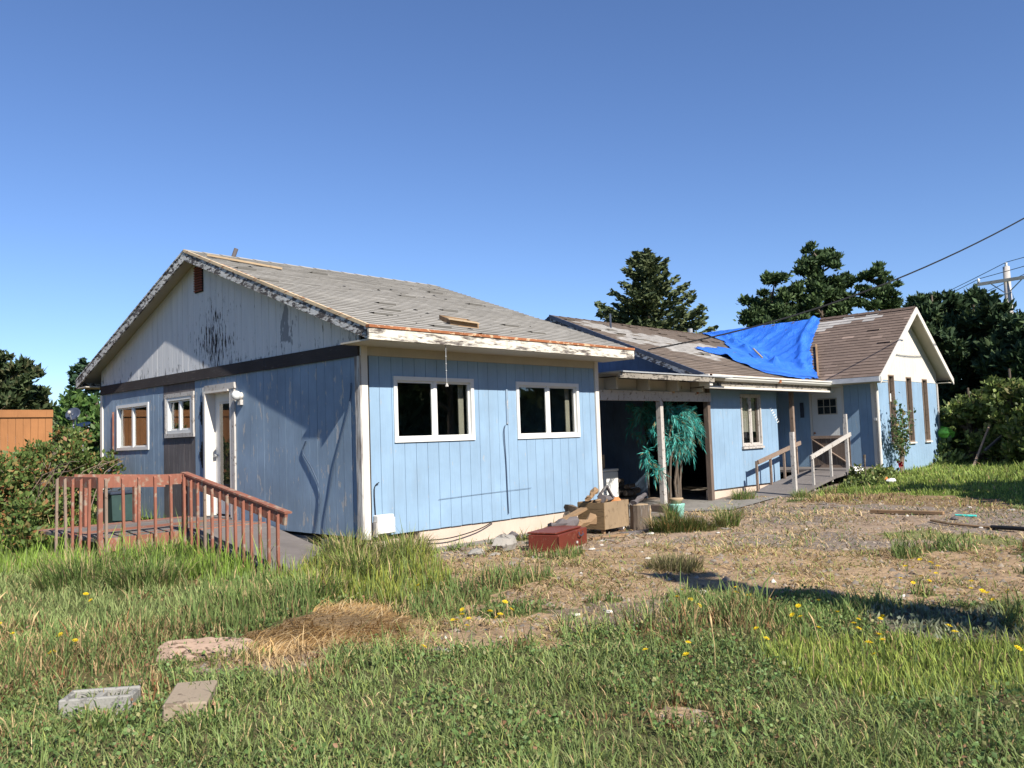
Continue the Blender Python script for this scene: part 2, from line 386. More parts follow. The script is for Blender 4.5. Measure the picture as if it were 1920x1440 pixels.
# ------------------------------------------------------------------ ground zones (plan polygons)
ZONES = [
 ('lawn_left', [(-3.36, 2.94), (-2.16, 0.69), (-1.67, -0.71), (-0.95, 0.02), (-1.53, -1.5), (-2.56, -1.84), (-3.55, -1.54), (-4.6, 0.2), (-6, 2)]),
 ('lush_far', [(-2.12, 9.5), (0.01, 9.9), (-.3, 5), (-0.5, 1.01), (-0.7, 0.1), (-1.67, -0.71), (-2.16, 0.69), (-3.36, 2.94), (-6, 8)]),
 ('mixed_left', [(-4.6, 0.2), (-3.55, -1.54), (-2.65, -1.71), (-3.01, -2.64), (-3.53, -2.23), (-3.96, -3.18), (-4.44, -3.34), (-5.2, -3.0), (-6.5, -1)]),
 ('tufts_left', [(-2.38, -0.19), (-1.42, 0.19), (-1.53, -1.5), (-2.33, -2.18), (-3.11, -2.48), (-3.21, -2.03)]),
 ('weeds_mid', [(-0.95, -1.83), (-0.77, -3.64), (-2.07, -4.93), (-2.97, -3.77), (-2.36, -3.55), (-1.6, -2.6)]),
 ('dry', [(0.4, -0.6), (1.3, -1.25), (3.61, -1.75), (4.4, -4.16), (5.37, -6.25), (3.62, -6.64), (1.32, -7.15), (1.01, -5.39), (0.14, -4.55), (-0.68, -4.2), (-0.9, -2.6)]),
 ('gravel', [(0.3, -.28), (5.1, -.28), (5.1, 6), (15, 6), (15, -.9), (9.2, -1.4), (9.19, -2.23), (9.31, -5.39), (10.2, -9), (7, -13), (4.5, -9), (5.37, -6.25), (3.7, -4.4), (3.2, -2.48), (1.3, -1.32), (0.3, -0.7)]),
 ('straw', [(-3.26, -2.75), (-2.57, -2.22), (-1.77, -2.14), (-1.96, -3.11), (-2.38, -3.54), (-2.99, -3.67), (-3.4, -3.48)]),
 ('dirt_left', [(-3.81, -2.93), (-3.36, -3.2), (-2.75, -3.55), (-3.0, -3.95), (-3.58, -4.19), (-3.8, -3.71)]),
 ('clump', [(-1.3, .1), (0.1, 0.0), (0.36, -0.35), (0.1, -1.2), (-0.7, -2.22), (-1.82, -2.93), (-1.76, -1.66)]),
 ('dirt_mid', [(-0.94, -3.8), (0.09, -4.7), (-0.84, -5.24), (-1.78, -4.67)]),
 ('green_mid', [(0.14, -4.55), (1.05, -5.37), (0.61, -6.48), (-0.55, -6.3), (-1.11, -5.4)]),
 ('sage', [(0.76, -6.34), (1.18, -6.95), (0.3, -7.31), (-0.12, -6.72)]),
 ('lush_right', [(-0.75, -6.05), (0.17, -7.4), (0.4, -8.6), (-1.2, -8.4), (-1.6, -7.16), (-1.6, -6.48)]),
 ('dry_right', [(9.19, -1.6), (10.65, -1.39), (11.26, -2.89), (10.21, -5.19), (9.31, -5.39), (9.0, -3.23)]),
 ('lawn_right', [(15, -.9), (24, -0.74), (30, -4), (24, -14), (13, -14), (10.21, -5.19), (11.26, -2.89), (10.98, -1.2)]),
 ('green_strip', [(5.64, -4.34), (6.54, -4.84), (5.42, -6.31), (4.71, -6.56), (4.88, -5.45)]),
]
# kind: ground colour, density, height, widths, palette(list of (weight, rgb)), lean
G1 = (.150, .205, .070); G2 = (.115, .175, .060); G3 = (.205, .245, .075); G4 = (.175, .215, .095)
D1 = (.34, .26, .145); D2 = (.23, .165, .09); D3 = (.43, .345, .215); RB = (.20, .10, .05)
KIND = {
 'fore':       ((.09, .085, .04), .98, .10, [(7, G1), (4, G2), (4, G4), (1.6, G3), (1.8, D1), (.6, D3)], 1.5),
 'lawn_left':  ((.10, .11, .045), .85, .10, [(6, (.19, .245, .095)), (3, (.22, .27, .115)), (1.6, D1), (1, G2)], .9),
 'lush_far':   ((.08, .10, .03), .75, .25, [(6, (.17, .27, .05)), (3, G1), (1.2, D1)], .55),
 'mixed_left': ((.13, .11, .05), .8, .15, [(4, D1), (2, D2), (3, G2), (2, G1), (1, RB)], .9),
 'tufts_left': ((.09, .10, .04), .7, .16, [(5, G1), (4, G2), (3, D1)], .5),
 'weeds_mid':  ((.10, .11, .04), .75, .15, [(4, G2), (3, G1), (2.4, D1), (1, D2)], .8),
 'dry':        ((.32, .225, .14), .85, .095, [(6, D1), (3, D3), (4, D2), (1.4, G3), (.8, G1)], 3.4),
 'gravel':     ((.27, .20, .145), .40, .10, [(5, D1), (4, D3), (1.3, G2)], 3.0),
 'straw':      ((.20, .14, .08), 1.0, .17, [(6, (.42, .30, .14)), (4, (.32, .215, .10)), (3, D3)], 4.2),
 'dirt_left':  ((.27, .19, .13), .35, .12, [(4, D1), (2, D2)], 1.5),
 'clump':      ((.10, .11, .04), .75, .18, [(5, (.20, .25, .05)), (4, G1), (2.4, D1), (2, (.24, .25, .06))], .5),
 'dirt_mid':   ((.19, .145, .105), .22, .09, [(3, D1), (2, G1)], 1.3),
 'green_mid':  ((.09, .10, .04), .9, .10, [(5, G2), (5, G1), (2.4, D1), (1, G3)], 1.0),
 'sage':       ((.15, .13, .09), .5, .06, [(6, (.19, .215, .15)), (3, (.13, .165, .09)), (1, D2)], .8),
 'lush_right': ((.10, .11, .035), 1.0, .125, [(6, (.225, .285, .065)), (4, (.17, .235, .06)), (2.0, D1), (1.5, G2)], .8),
 'dry_right':  ((.20, .14, .085), .6, .08, [(6, D1), (3, D2), (2, G3)], 1.2),
 'lawn_right': ((.10, .14, .03), .8, .10, [(6, (.185, .25, .06)), (3, G1), (1, D1)], .8),
 'green_strip': ((.18, .17, .08), .5, .07, [(5, G1), (3, G3), (3, D1)], 1.0),
}
KN = list(KIND)
def vnoise(x, y, s, seed=0):
    """cheap smooth value noise, vectorised"""
    x = np.asarray(x)*s+seed*17.3; y = np.asarray(y)*s+seed*9.1
    xi = np.floor(x); yi = np.floor(y); xf = x-xi; yf = y-yi
    def h(a, b): 
        v = np.sin(a*127.1+b*311.7+seed)*43758.5453; return v-np.floor(v)
    u = xf*xf*(3-2*xf); v = yf*yf*(3-2*yf)
    return (h(xi, yi)*(1-u)+h(xi+1, yi)*u)*(1-v)+(h(xi, yi+1)*(1-u)+h(xi+1, yi+1)*u)*v
def inpoly(x, y, poly):
    r = np.zeros(len(x), bool); n = len(poly); j = n-1
    for i in range(n):
        xi, yi = poly[i]; xj, yj = poly[j]
        k = ((yi > y) != (yj > y)) & (x < (xj-xi)*(y-yi)/((yj-yi) if yj != yi else 1e-9)+xi)
        r ^= k; j = i
    return r
def zone(x, y):
    a = .34; 
    wx = x+(vnoise(x, y, 1.6, 1)-.5)*a*1.4+(vnoise(x, y, 5, 2)-.5)*a*.8; wy = y+(vnoise(x, y, 1.6, 3)-.5)*a*1.4+(vnoise(x, y, 5, 4)-.5)*a*.8
    z = np.zeros(len(x), int)
    for k, p in ZONES: z[inpoly(wx, wy, p)] = KN.index(k)
    # the green front strip is broken by bleached and bare spots
    f = z == KN.index('fore'); q = vnoise(x, y, .85, 15)*.55+vnoise(x, y, 2.3, 16)*.45
    z[f & (q > .64)] = KN.index('mixed_left'); z[f & (q > .73)] = KN.index('dry')
    f = (z == KN.index('weeds_mid')) & (q > .52); z[f] = KN.index('dry')
    f = (z == KN.index('green_mid')) & (q > .58); z[f] = KN.index('mixed_left')
    f = (z == KN.index('lawn_left')) & (q > .64); z[f] = KN.index('mixed_left')
    f = (z == KN.index('dry')) & (q < .30); z[f] = KN.index('weeds_mid')
    # everything beyond the described yard: rough lawn
    far = (z == 0) & ((x > 10) | (y > 3))
    z[far] = KN.index('lawn_right')
    return z

# ------------------------------------------------------------------ ground sheet
def make_ground():
    xs = np.concatenate([[-1500, -400, -120, -50, -25, -14], np.arange(-9, 12, .09), np.arange(12, 26, .3), [28, 34, 45, 60, 90, 150, 400, 1500]])
    ys = np.concatenate([[-1500, -400, -120, -50, -25, -16], np.arange(-12, 3, .09), np.arange(3, 14, .4), [16, 20, 30, 50, 90, 150, 400, 1500]])
    X, Y = np.meshgrid(xs, ys, indexing='ij')
    x = X.ravel(); y = Y.ravel(); z = zg(x, y)+bumpg(x, y)
    z = z+(vnoise(x, y, 9, 5)-.5)*.02*((x > -9) & (x < 12) & (y > -12) & (y < 3))
    ny = len(ys); nx = len(xs)
    i, j = np.meshgrid(np.arange(nx-1), np.arange(ny-1), indexing='ij'); a = (i*ny+j).ravel()
    F = np.stack([a, a+ny, a+ny+1, a+1], 1)
    cx = x[F].mean(1); cy = y[F].mean(1)
    zz = zone(cx, cy)
    pal = np.array([KIND[k][0] for k in KN]); col = pal[zz]
    n = vnoise(cx, cy, 3, 8)[:, None]; n2 = vnoise(cx, cy, 11, 9)[:, None]
    col = col*(0.75+.3*n+.25*n2)
    # grey compacted drive inside the gravel area
    g = (zz == KN.index('gravel')) & (vnoise(cx, cy, .8, 12)+.4*(vnoise(cx, cy, 3.1, 13)-.5)+.03*(cx-6) > .5)
    col[g] = np.array([.215, .175, .145])*(0.75+.5*n2[g])
    o = fast_mesh('ground', np.stack([x, y, z], 1), np.zeros((0, 3)), col, M_ground, F4=F)
    o['kind'] = 'structure'
make_ground()

# ------------------------------------------------------------------ near blue house
W1, D1h = 5.0, 8.75
RY, RZ, SL = 4.38, 4.50, 0.368
house = thing('blue_house', (2.5, 4.4, -.3), 'low blue gabled house with peeling white gable, nearest building with two double windows', 'house')
F_OPS = [(.545, 2.01, 1.225, 2.10), (2.95, 4.45, 1.215, 2.085)]
S_OPS = [(6.51, 7.96, 1.25, 2.10), (4.77, 5.72, 1.51, 2.12), (3.37, 4.24, .13, 2.15)]
def under(y):  # underside of roof at y
    return RZ-.06-SL*abs(y-RY)
under.kinks = (RY,)
def w2(z): return const(z)
# front wall (faces -y)
fw = backing('front_wall', house, 'y', .02, .14, .12, 4.88, 0, const(2.5), F_OPS, M_interior)
siding(fw, 'y', .02, .0, .10, 4.91, 0, const(2.37), F_OPS, M_blue)
MB().box(.10, 4.91, -.012, .02, 2.372, 2.498).build('frieze_board', M_cream, house)
# side wall (faces -x)
sw = backing('side_wall', house, 'x', .02, .14, .0, 8.75, 0, under, S_OPS, M_interior)
siding(sw, 'x', .02, .0, .0+.0, 8.68, 0, const(2.37), S_OPS, M_blue_side,
       mfun=lambda u: M_greywood if 4.66 < u < 5.80 else None)
siding(sw, 'x', .018, -.012, .0, 8.74, 2.545, under, [], M_gable)
# back and right walls
MB().box(.12, 4.88, 8.61, 8.74, 0, 2.5).build('back_wall', M_blue, house)
rw = backing('right_wall', house, 'x', 4.88, 4.99, .02, 8.74, 0, under, [], M_blue)
MB().box(.14, 4.88, .14, 8.61, -.04, .0).build('floor', M_interior, house)
MB().box(.14, 4.88, .14, 8.61, 2.42, 2.46).build('ceiling', M_interior, house)
# dark band of three lengths
for a, b in ((0.0, 2.35), (2.356, 4.9), (4.906, 8.74)):
    MB().box(-.034, .016, a, b, 2.365+random.uniform(-.004, .004), 2.543).build('band_board', M_darkwood, house)
# corner trims
MB().box(-.002, .098, -.028, .018, -.03, 2.498).build('corner_board', M_white, house)
MB().box(-.03, -.003, -.026, .085, -.02, 2.36).build('corner_board', M_peel_vert, house)['label'] = 'weathered side of the corner board with bare grey wood'
MB().box(4.912, 5.005, -.028, .02, -.02, 2.498).build('corner_board', M_white, house)
MB().box(-.028, -.001, 8.66, 8.76, -.02, 2.36).build('corner_board', M_white, house)
# foundation
MB().box(.95, 4.98, .03, .16, -.5, -.006).build('foundation', M_found, house)
MB().box(.02, .60, .02, .16, -.5, -.07).build('foundation', M_found, house)
MB().box(.60, .95, .02, .16, -.5, -.20).build('foundation', M_found, house)
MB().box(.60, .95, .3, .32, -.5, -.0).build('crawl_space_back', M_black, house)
MB().box(.0, 5.0, -.10, .02, -.5, -.262).build('footing', M_conc, house)
MB().box(.02, .16, .16, 1.0, -.5, -.06).build('foundation', M_conc, house)
MB().box(.02, .16, 1.35, 8.7, -.5, -.05).build('foundation', M_conc, house)
MB().box(.02, .16, 1.0, 1.35, -.5, -.2).build('foundation', M_conc, house)
mb = MB()
for k in range(3): mb.add([(.7+.09*k+dx*.06, .10+dy*.05, -.2+dz*.07) for dx in (0, 1) for dy in (0, 1) for dz in (0, 1)], [(0, 1, 3, 2), (4, 6, 7, 5), (0, 4, 5, 1), (2, 3, 7, 6), (0, 2, 6, 4), (1, 5, 7, 3)])
mb.build('broken_stone', M_found, house)

def shingles(parent, name, origin, along, upslope, L, Hs, course, tab, pal, tone=None, thick=.008, skip=0.0, rel=None):
    """rows of overlapping asphalt tabs: real edges, joined into one part"""
    o = Vector(origin); a = Vector(along).normalized(); u = Vector(upslope).normalized(); n = a.cross(u).normalized()
    if n.z < 0: n = -n
    mb = MB(); rows = int(Hs/course)+1
    for r in range(rows):
        off = (r % 2)*tab/2+random.uniform(-.02, .02); s = -off; s0 = r*course
        if s0 > Hs-.02: break
        while s < L:
            s1 = s+tab; aa, bb = max(s, 0), min(s1, L)
            if bb-aa > .02:
                lift = thick*(1.0+random.random()*.25); lo = s0-random.uniform(0, .006); hi = min(s0+course*1.12, Hs)
                if random.random() < skip: lift *= 2.6
                P = [o+a*(aa+.0015)+u*lo+n*lift, o+a*(bb-.0015)+u*lo+n*(lift+random.uniform(-.003, .003)), o+a*(bb-.0015)+u*hi+n*.001, o+a*(aa+.0015)+u*hi+n*.001,
                     o+a*aa+u*lo-n*.002, o+a*bb+u*lo-n*.002]
                c = tone(P[0]) if tone else random.choice(pal)
                k = random.uniform(.92, 1.06); c = tuple(x*k for x in c)
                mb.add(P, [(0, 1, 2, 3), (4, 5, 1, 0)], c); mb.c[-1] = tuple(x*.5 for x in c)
                
            s = s1
    ob = mb.build(name, M_roofgrey, parent); ob['kind'] = 'stuff'; return ob

def deck(parent, y0, z0, y1, z1, x0, x1, t=.05, name='roof_deck', m=None):
    vs = [(x, y, z) for x in (x0, x1) for (y, z) in ((y0, z0), (y1, z1), (y1, z1-t), (y0, z0-t))]
    return MB().add(vs, [(0, 1, 2, 3), (7, 6, 5, 4), (0, 4, 5, 1), (1, 5, 6, 2), (2, 6, 7, 3), (3, 7, 4, 0)]).build(name, m or M_cream, parent)
yF, yB = -.62, 9.28
zF = RZ-SL*(RY-yF); zB = RZ-SL*(yB-RY)
x0r, x1r = -.30, 5.20
rf = thing('roof', (2.5, 4.38, 4.5), None, None); rf.location = Vector((2.5, 4.38, 4.5))-wloc(house); rf.parent = house
deck(rf, yF, zF, RY, RZ, x0r+.02, x1r-.02); deck(rf, RY, RZ, yB, zB, x0r+.02, x1r-.02)
GREY = [(.30, .285, .26), (.33, .31, .285), (.27, .26, .24)]
def tone1(p):
    v = vnoise(np.array([p.x]), np.array([p.y]), 2.2, 21)[0]*.5+vnoise(np.array([p.x*.35]), np.array([p.y*3]), 3.0, 22)[0]*.5
    c = np.array([.315, .300, .275])*(0.93+.15*v)
    if vnoise(np.array([p.x*.6]), np.array([p.y*4]), 2.5, 23)[0] > .86: c = c*1.15
    return tuple(c)
slope_len = math.hypot(RY-yF, RZ-zF)
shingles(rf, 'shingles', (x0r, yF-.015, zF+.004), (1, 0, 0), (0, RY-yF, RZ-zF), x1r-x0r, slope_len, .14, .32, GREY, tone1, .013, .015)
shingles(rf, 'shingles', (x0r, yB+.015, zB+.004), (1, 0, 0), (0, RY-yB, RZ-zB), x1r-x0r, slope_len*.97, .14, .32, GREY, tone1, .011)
# ridge caps
for k in range(18):
    xa = x0r+.31*k; xb = min(xa+.32, x1r)
    mb = MB(); 
    for sgn in (-1, 1):
        mb.add([(xa, RY, RZ+.028), (xb, RY, RZ+.020), (xb, RY+sgn*.13, RZ+.016-.13*SL), (xa, RY+sgn*.13, RZ+.024-.13*SL)], [(0, 1, 2, 3)], random.choice(GREY))
    mb.build('ridge_cap', M_roofgrey, rf)
# rake boards and flashings at the left gable, right gable
def rake(parent, x, w, y0, z0, y1, z1, h, m, name, top=.0):
    a, b = (y0, z0), (y1, z1)
    vs = [(xx, y, z) for xx in (x, x+w) for (y, z) in ((y0, z0+top), (y1, z1+top), (y1, z1+top-h), (y0, z0+top-h))]
    return MB().add(vs, [(0, 1, 2, 3), (7, 6, 5, 4), (0, 4, 5, 1), (1, 5, 6, 2), (2, 6, 7, 3), (3, 7, 4, 0)]).build(name, m, parent)
rake(rf, x0r-.012, .03, yF, zF, RY, RZ, .155, M_peel, 'rake_board', -.01)
rake(rf, x0r-.012, .03, yB, zB, RY, RZ, .155, M_peel, 'rake_board', -.01)
rake(rf, x0r-.022, .045, yF, zF, RY-.005, RZ, .045, M_tanmetal, 'drip_edge', .022)
rake(rf, x0r-.022, .045, yB, zB, RY+.005, RZ, .03, M_peel, 'drip_edge', .012)
rake(rf, x0r+.02, .03, yF+.03, zF+.012, RY-1.2, RZ-1.2*SL+.012, .012, M_rust, 'rust_line', .012)
rake(rf, x1r-.02, .03, yF, zF, RY, RZ, .13, M_cream, 'rake_board', -.01)
rake(rf, x1r-.02, .03, yB, zB, RY, RZ, .13, M_cream, 'rake_board', -.01)
# front eave
MB().box(x0r-.03, x1r+.015, yF-.03, yF, zF-.165, zF-.018).build('fascia_board', M_peel_front, rf)
MB().box(x0r-.035, x1r+.02, yF-.045, yF+.03, zF-.018, zF+.018).build('rusty_flashing', M_rust, rf)
MB().box(x0r, x1r, yF, -.002, zF-.170, zF-.150).build('soffit', M_cream, rf)
MB().box(x0r, x1r, yB, yB+.03, zB-.165, zB-.018).build('fascia_board', M_peel, rf)
MB().box(x0r, x1r, 8.77, yB, zB-.170, zB-.150).build('soffit', M_cream, rf)
# small bits lying on the shingles
for k in range(30):
    x = random.uniform(.2, 4.9); y = random.uniform(-.3, 4.0); z = RZ-SL*(RY-y)+.02
    mb = MB(); r = random.uniform(.012, .034)
    mb.add([(x+math.cos(a)*r*random.uniform(.7, 1.3)*1.4, y+math.sin(a)*r, z-(0.0) + SL*math.sin(a)*r) for a in np.linspace(0, 5.4, 6)]+[(x, y, z+r*.55)], [(0, 1, 6), (1, 2, 6), (2, 3, 6), (3, 4, 6), (4, 5, 6), (5, 0, 6)])
    mb.build('moss_lump', M_black, rf)
# vent pipe on the ridge, leaning
MB().tube([(.57, 4.38, 4.50), (.62, 4.36, 4.66)], .036, 12).build('vent_pipe', M_greywood, rf)
# gable louvre: frame and slats
lv = MB().box(-.03, -.012, 4.30, 4.58, 3.84, 4.30).build('gable_louvre', M_black, house)
for k in range(10):
    MB().beam((-.04, 4.30, 3.87+k*.043), (-.04, 4.58, 3.87+k*.043), .03, .014, (0.5, 0, 1)).build('slat', M_vent, lv)

def window(parent, ax, d, u0, u1, z0, z1, face, name='window', frame=.045, depth=.09, split=True, m=None, name_f='frame', sashm=None):
    """slider window sunk in its wall; face = -1/+1 outward direction along the wall normal"""
    m = m or M_vinyl; w_ = MB(); out = d+face*.022; inn = d-face*depth
    def bx(mb, a, b, za, zb_, d0, d1):
        vs = [pt(ax, u, dd, z) for u in (a, b) for dd in (d0, d1) for z in (za, zb_)]
        mb.add(vs, [(0, 1, 3, 2), (4, 6, 7, 5), (0, 4, 5, 1), (2, 3, 7, 6), (0, 2, 6, 4), (1, 5, 7, 3)])
    f = frame
    bx(w_, u0-.012, u0+f, z0-.012, z1+.012, out, inn); bx(w_, u1-f, u1+.012, z0-.012, z1+.012, out, inn)
    bx(w_, u0+f, u1-f, z0-.012, z0+f, out, inn); bx(w_, u0+f, u1-f, z1-f, z1+.012, out, inn)
    o = w_.build(name, m, parent)
    mid = (u0+u1)/2; s = MB()
    if split:
        bx(s, mid-.03, mid+.03, z0+f, z1-f, d+face*.006, d-face*.05)
        s.build('meeting_rail', m, o); s = MB()
        for a, b, dd in ((u0+f, mid-.03, .008), (mid+.03, u1-f, .022)):
            t = .028
            bx(s, a, a+t, z0+f, z1-f, d-face*dd, d-face*(dd+.022)); bx(s, b-t, b, z0+f, z1-f, d-face*dd, d-face*(dd+.022))
            bx(s, a+t, b-t, z0+f, z0+f+t, d-face*dd, d-face*(dd+.022)); bx(s, a+t, b-t, z1-f-t, z1-f, d-face*dd, d-face*(dd+.022))
        s.build('sash', m, o)
        for a, b, dd in ((u0+f, mid-.03, .018), (mid+.03, u1-f, .032)):
            g = MB(); bx(g, a+.02, b-.02, z0+f+.02, z1-f-.02, d-face*dd, d-face*(dd+.006)); g.build('pane', M_glass, o)
    else:
        g = MB(); bx(g, u0+f-.01, u1-f+.01, z0+f-.01, z1-f+.01, d-face*.05, d-face*.056); g.build('pane', M_glass, o)
    return o
for o in F_OPS:
    wn = window(house, 'y', 0, *o, -1)
    MB().box(o[1]-.15, o[1]-.05, .15, .165, o[2]+.02, o[3]-.03).build('curtain', M_cream, wn)
    MB().box(o[0]+.02, o[1]-.02, .141, .2, o[3]-.05, o[3]+.02).build('blind_box', M_cream, wn)
MB().box(3.2, 4.1, 1.2, 1.24, 1.65, 1.95).build('hanging_sheet', M_cream, house)
MB().box(.6, 1.4, 2.2, 2.9, 0, 1.3).build('cupboard', M_gate, house)
for o in S_OPS[:2]: window(house, 'x', 0, *o, -1, depth=.12)
# window casing on small window
for (a, b, c, d) in ((4.68, 5.80, 2.13, 2.20), (4.68, 5.80, 1.43, 1.50), (4.69, 4.755, 1.50, 2.13), (5.735, 5.79, 1.50, 2.13)):
    MB().box(-.03, -.002, a, b, c, d).build('window_casing', M_oldwhite, house)
# entry door: recessed, deep white jambs, glazed leaf
door = MB().box(.12, .16, 3.44, 4.20, .15, 2.12).build('door', M_vinyl, house)
MB().box(.105, .118, 3.60, 4.04, .42, 1.98).build('lite_frame', M_white, door)
MB().box(.098, .1035, 3.64, 4.0, .46, 1.94).build('pane', M_glass, door)
MB().box(.1005, .1045, 3.645, 3.995, .465, 1.935).build('pane_backing', M_black, door)
for z in (1.72, 1.74): pass
MB().tube([(.12, 4.13, 1.1), (.06, 4.13, 1.1)], [.018, .03], 8).build('handle', M_metalgrey, door)
MB().box(-.06, .16, 4.203, 4.24, .13, 2.15).build('door_jamb', M_white, house)
MB().box(-.03, .16, 3.372, 3.437, .13, 2.15).build('door_jamb', M_white, house)
MB().box(-.06, .16, 3.437, 4.203, 2.121, 2.149).build('door_jamb', M_white, house)
MB().box(-.035, -.004, 4.243, 4.33, .0, 2.23).build('door_casing', M_white, house)
MB().box(-.035, -.004, 3.28, 3.369, .0, 2.15).build('door_casing', M_oldwhite, house)
MB().box(-.045, -.004, 3.26, 4.241, 2.152, 2.25).build('door_casing', M_oldwhite, house)
MB().box(-.04, .16, 3.37, 4.24, .09, .128).build('threshold', M_conc, house)
# rotted strip beside the door
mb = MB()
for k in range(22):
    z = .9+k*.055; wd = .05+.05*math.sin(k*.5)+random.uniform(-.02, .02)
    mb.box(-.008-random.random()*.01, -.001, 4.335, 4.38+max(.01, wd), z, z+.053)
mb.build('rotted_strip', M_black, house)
# wall lamp
lp = MB().lathe((0, 0, 0), [(.05, 0), (.05, .02)], 14)
lampo = MB().tube([(-.002, 3.10, 2.02), (-.05, 3.10, 2.02)], [.06, .045], 14).build('wall_lamp', M_white, house, smooth=True)
MB().lathe((-.09, 3.10, 1.98), [(.01, -.03), (.05, -.01), (.07, .03), (.07, .07), (.045, .11), (.01, .12)], 16).build('globe', M_vinyl, lampo, smooth=True)
MB().box(-.05, -.002, 3.05, 3.15, 1.88, 1.96).build('lamp_bracket', M_oldwhite, lampo)
# red pipe by the far window
MB().tube([(-.02, 8.12, .6), (-.02, 8.12, 2.0)], .018, 8).build('conduit', M_redwood, house)
# cables and fittings on the walls, and wires standing in for cast shadows
def wire(name, pts, r, parent, m=M_rubber, sag=0, seg=4):
    P = []
    pts = [Vector(p) for p in pts]
    for i in range(len(pts)-1):
        p0 = pts[max(i-1, 0)]; p1 = pts[i]; p2 = pts[i+1]; p3 = pts[min(i+2, len(pts)-1)]
        for k in range(seg):
            t = k/seg
            P.append(.5*((2*p1)+(p2-p0)*t+(2*p0-5*p1+4*p2-p3)*t*t+(3*p1-p0-3*p2+p3)*t**3))
    P.append(pts[-1])
    return MB().tube(P, r, 5).build(name, m, parent)
M_cable_and_shadow = flat('grey_blue_cable_and_shadow', (.05, .075, .12), .7)  # shared by real cables and by the wires that draw shadow lines
wire('cable', [(-.02, .18, 2.02), (-.025, .22, 1.75), (-.02, .42, 1.35), (-.025, .58, 1.0), (-.02, .72, .62), (-.02, .84, .25), (-.02, .86, .02)], .008, house, M_cable_and_shadow)  # dark wire on the siding that draws the curve of a cast shadow
wire('cable', [(-.02, 1.28, 1.28), (-.02, 1.36, 1.12), (-.025, 1.14, .9), (-.02, .97, .62), (-.025, .98, .35), (-.02, 1.10, .02)], .010, house, M_cable_and_shadow)  # second curved wire in place of a shadow on the side wall
wire('cable', [(2.66, -.02, 1.42), (2.62, -.03, 1.3), (2.65, -.02, .9), (2.66, -.02, .45), (2.67, -.02, .08)], .008, house, M_cable_and_shadow)
wire('cable', [(1.28, -.015, .40), (2.2, -.015, .42), (3.2, -.018, .435)], .0025, house, M_cable_and_shadow)  # hair-thin wire standing for a scratch in the front siding
wire('cable', [(1.0, -.03, -.14), (1.45, -.05, -.15), (2.0, -.04, -.09), (2.35, -.02, .0)], .008, house)
wire('cable', [(.18, -.02, .25), (.17, -.02, .62), (.24, -.03, .70)], .007, house)
MB().box(2.70, 2.74, -.02, -.001, 1.44, 1.98).build('patch_strip', M_blue_side, house)
# utility box on the front wall
ub = MB().box(.15, .42, -.11, -.002, .03, .28).build('utility_box', M_vinyl, house, bevel=.012)
MB().box(.175, .42, -.122, -.112, .04, .24).build('box_cover', M_vinyl, ub, bevel=.004)
MB().box(.135, .15, -.09, -.02, .0, .2).build('box_bracket', M_oldwhite, ub)

# plywood hatch box and lumber lying on the roof
def yz(y, up=.02): return RZ-SL*(RY-y)+up
rb = thing('roof_box', (1.75, .0, yz(0)), 'open tan wooden box on the grey shingles near the front eave', 'box')
a = rad(-22)
def rot2(x, y, ang, c): return (c[0]+x*math.cos(ang)-y*math.sin(ang), c[1]+x*math.sin(ang)+y*math.cos(ang))
def rbox(mb, c, ang, x0, x1, y0, y1, z0, z1, slope=0, taper=0):
    vs = []
    for x in (x0, x1):
        for y in (y0, y1):
            X, Y = rot2(x, y, ang, c)
            for z in (z0, z1): vs.append((X, Y, z+slope*(Y-c[1])))
    return mb.add(vs, [(0, 1, 3, 2), (4, 6, 7, 5), (0, 4, 5, 1), (2, 3, 7, 6), (0, 2, 6, 4), (1, 5, 7, 3)])
cb = (1.80, .02)
for nm, q in (('side', (-.24, .24, -.16, -.145)), ('side', (-.24, .24, .145, .16)), ('end', (-.24, -.225, -.143, .143)), ('end', (.225, .24, -.143, .143))):
    rbox(MB(), cb, rad(-12), *q, yz(cb[1], .0), yz(cb[1], .09), SL).build(nm, M_tanwood, rb)
rbox(MB(), cb, rad(-12), -.22, .22, -.14, .14, yz(cb[1], .012), yz(cb[1], .02), SL).build('bottom', M_tanwood, rb)
rbox(MB(), cb, rad(-12), -.30, .22, -.22, -.13, yz(cb[1], .10), yz(cb[1], .112), SL).build('lid_board', M_palewood, rb)
p0, p1 = (-.18, 3.83), (.93, 3.4)
tag(MB().beam((p0[0], p0[1], yz(p0[1], .05)), (p1[0], p1[1], yz(p1[1], .05)), .045, .03).build('roof_lumber', M_palewood, loc=(p0[0], p0[1], yz(p0[1]))),
    'long thin tan batten lying on the grey roof below the ridge', 'batten')
# wind chime under the front eave
wc = thing('wind_chime', (.97, -.60, 2.49), 'thin hanging cord with small bell under the front eave before left double window', 'wind chime')
MB().tube([(.97, -.60, 2.50), (.965, -.60, 2.2), (.97, -.6, 1.98)], .004, 5).build('cord', M_metalgrey, wc)
for z in (2.34, 2.24, 2.15): MB().lathe((.967, -.6, z), [(.004, -.012), (.012, 0), (.004, .012)], 8).build('bead', M_metalgrey, wc)
MB().lathe((.97, -.6, 1.95), [(.006, .035), (.014, .02), (.022, .0), (.024, -.012)], 10).build('bell', M_oldwhite, wc)

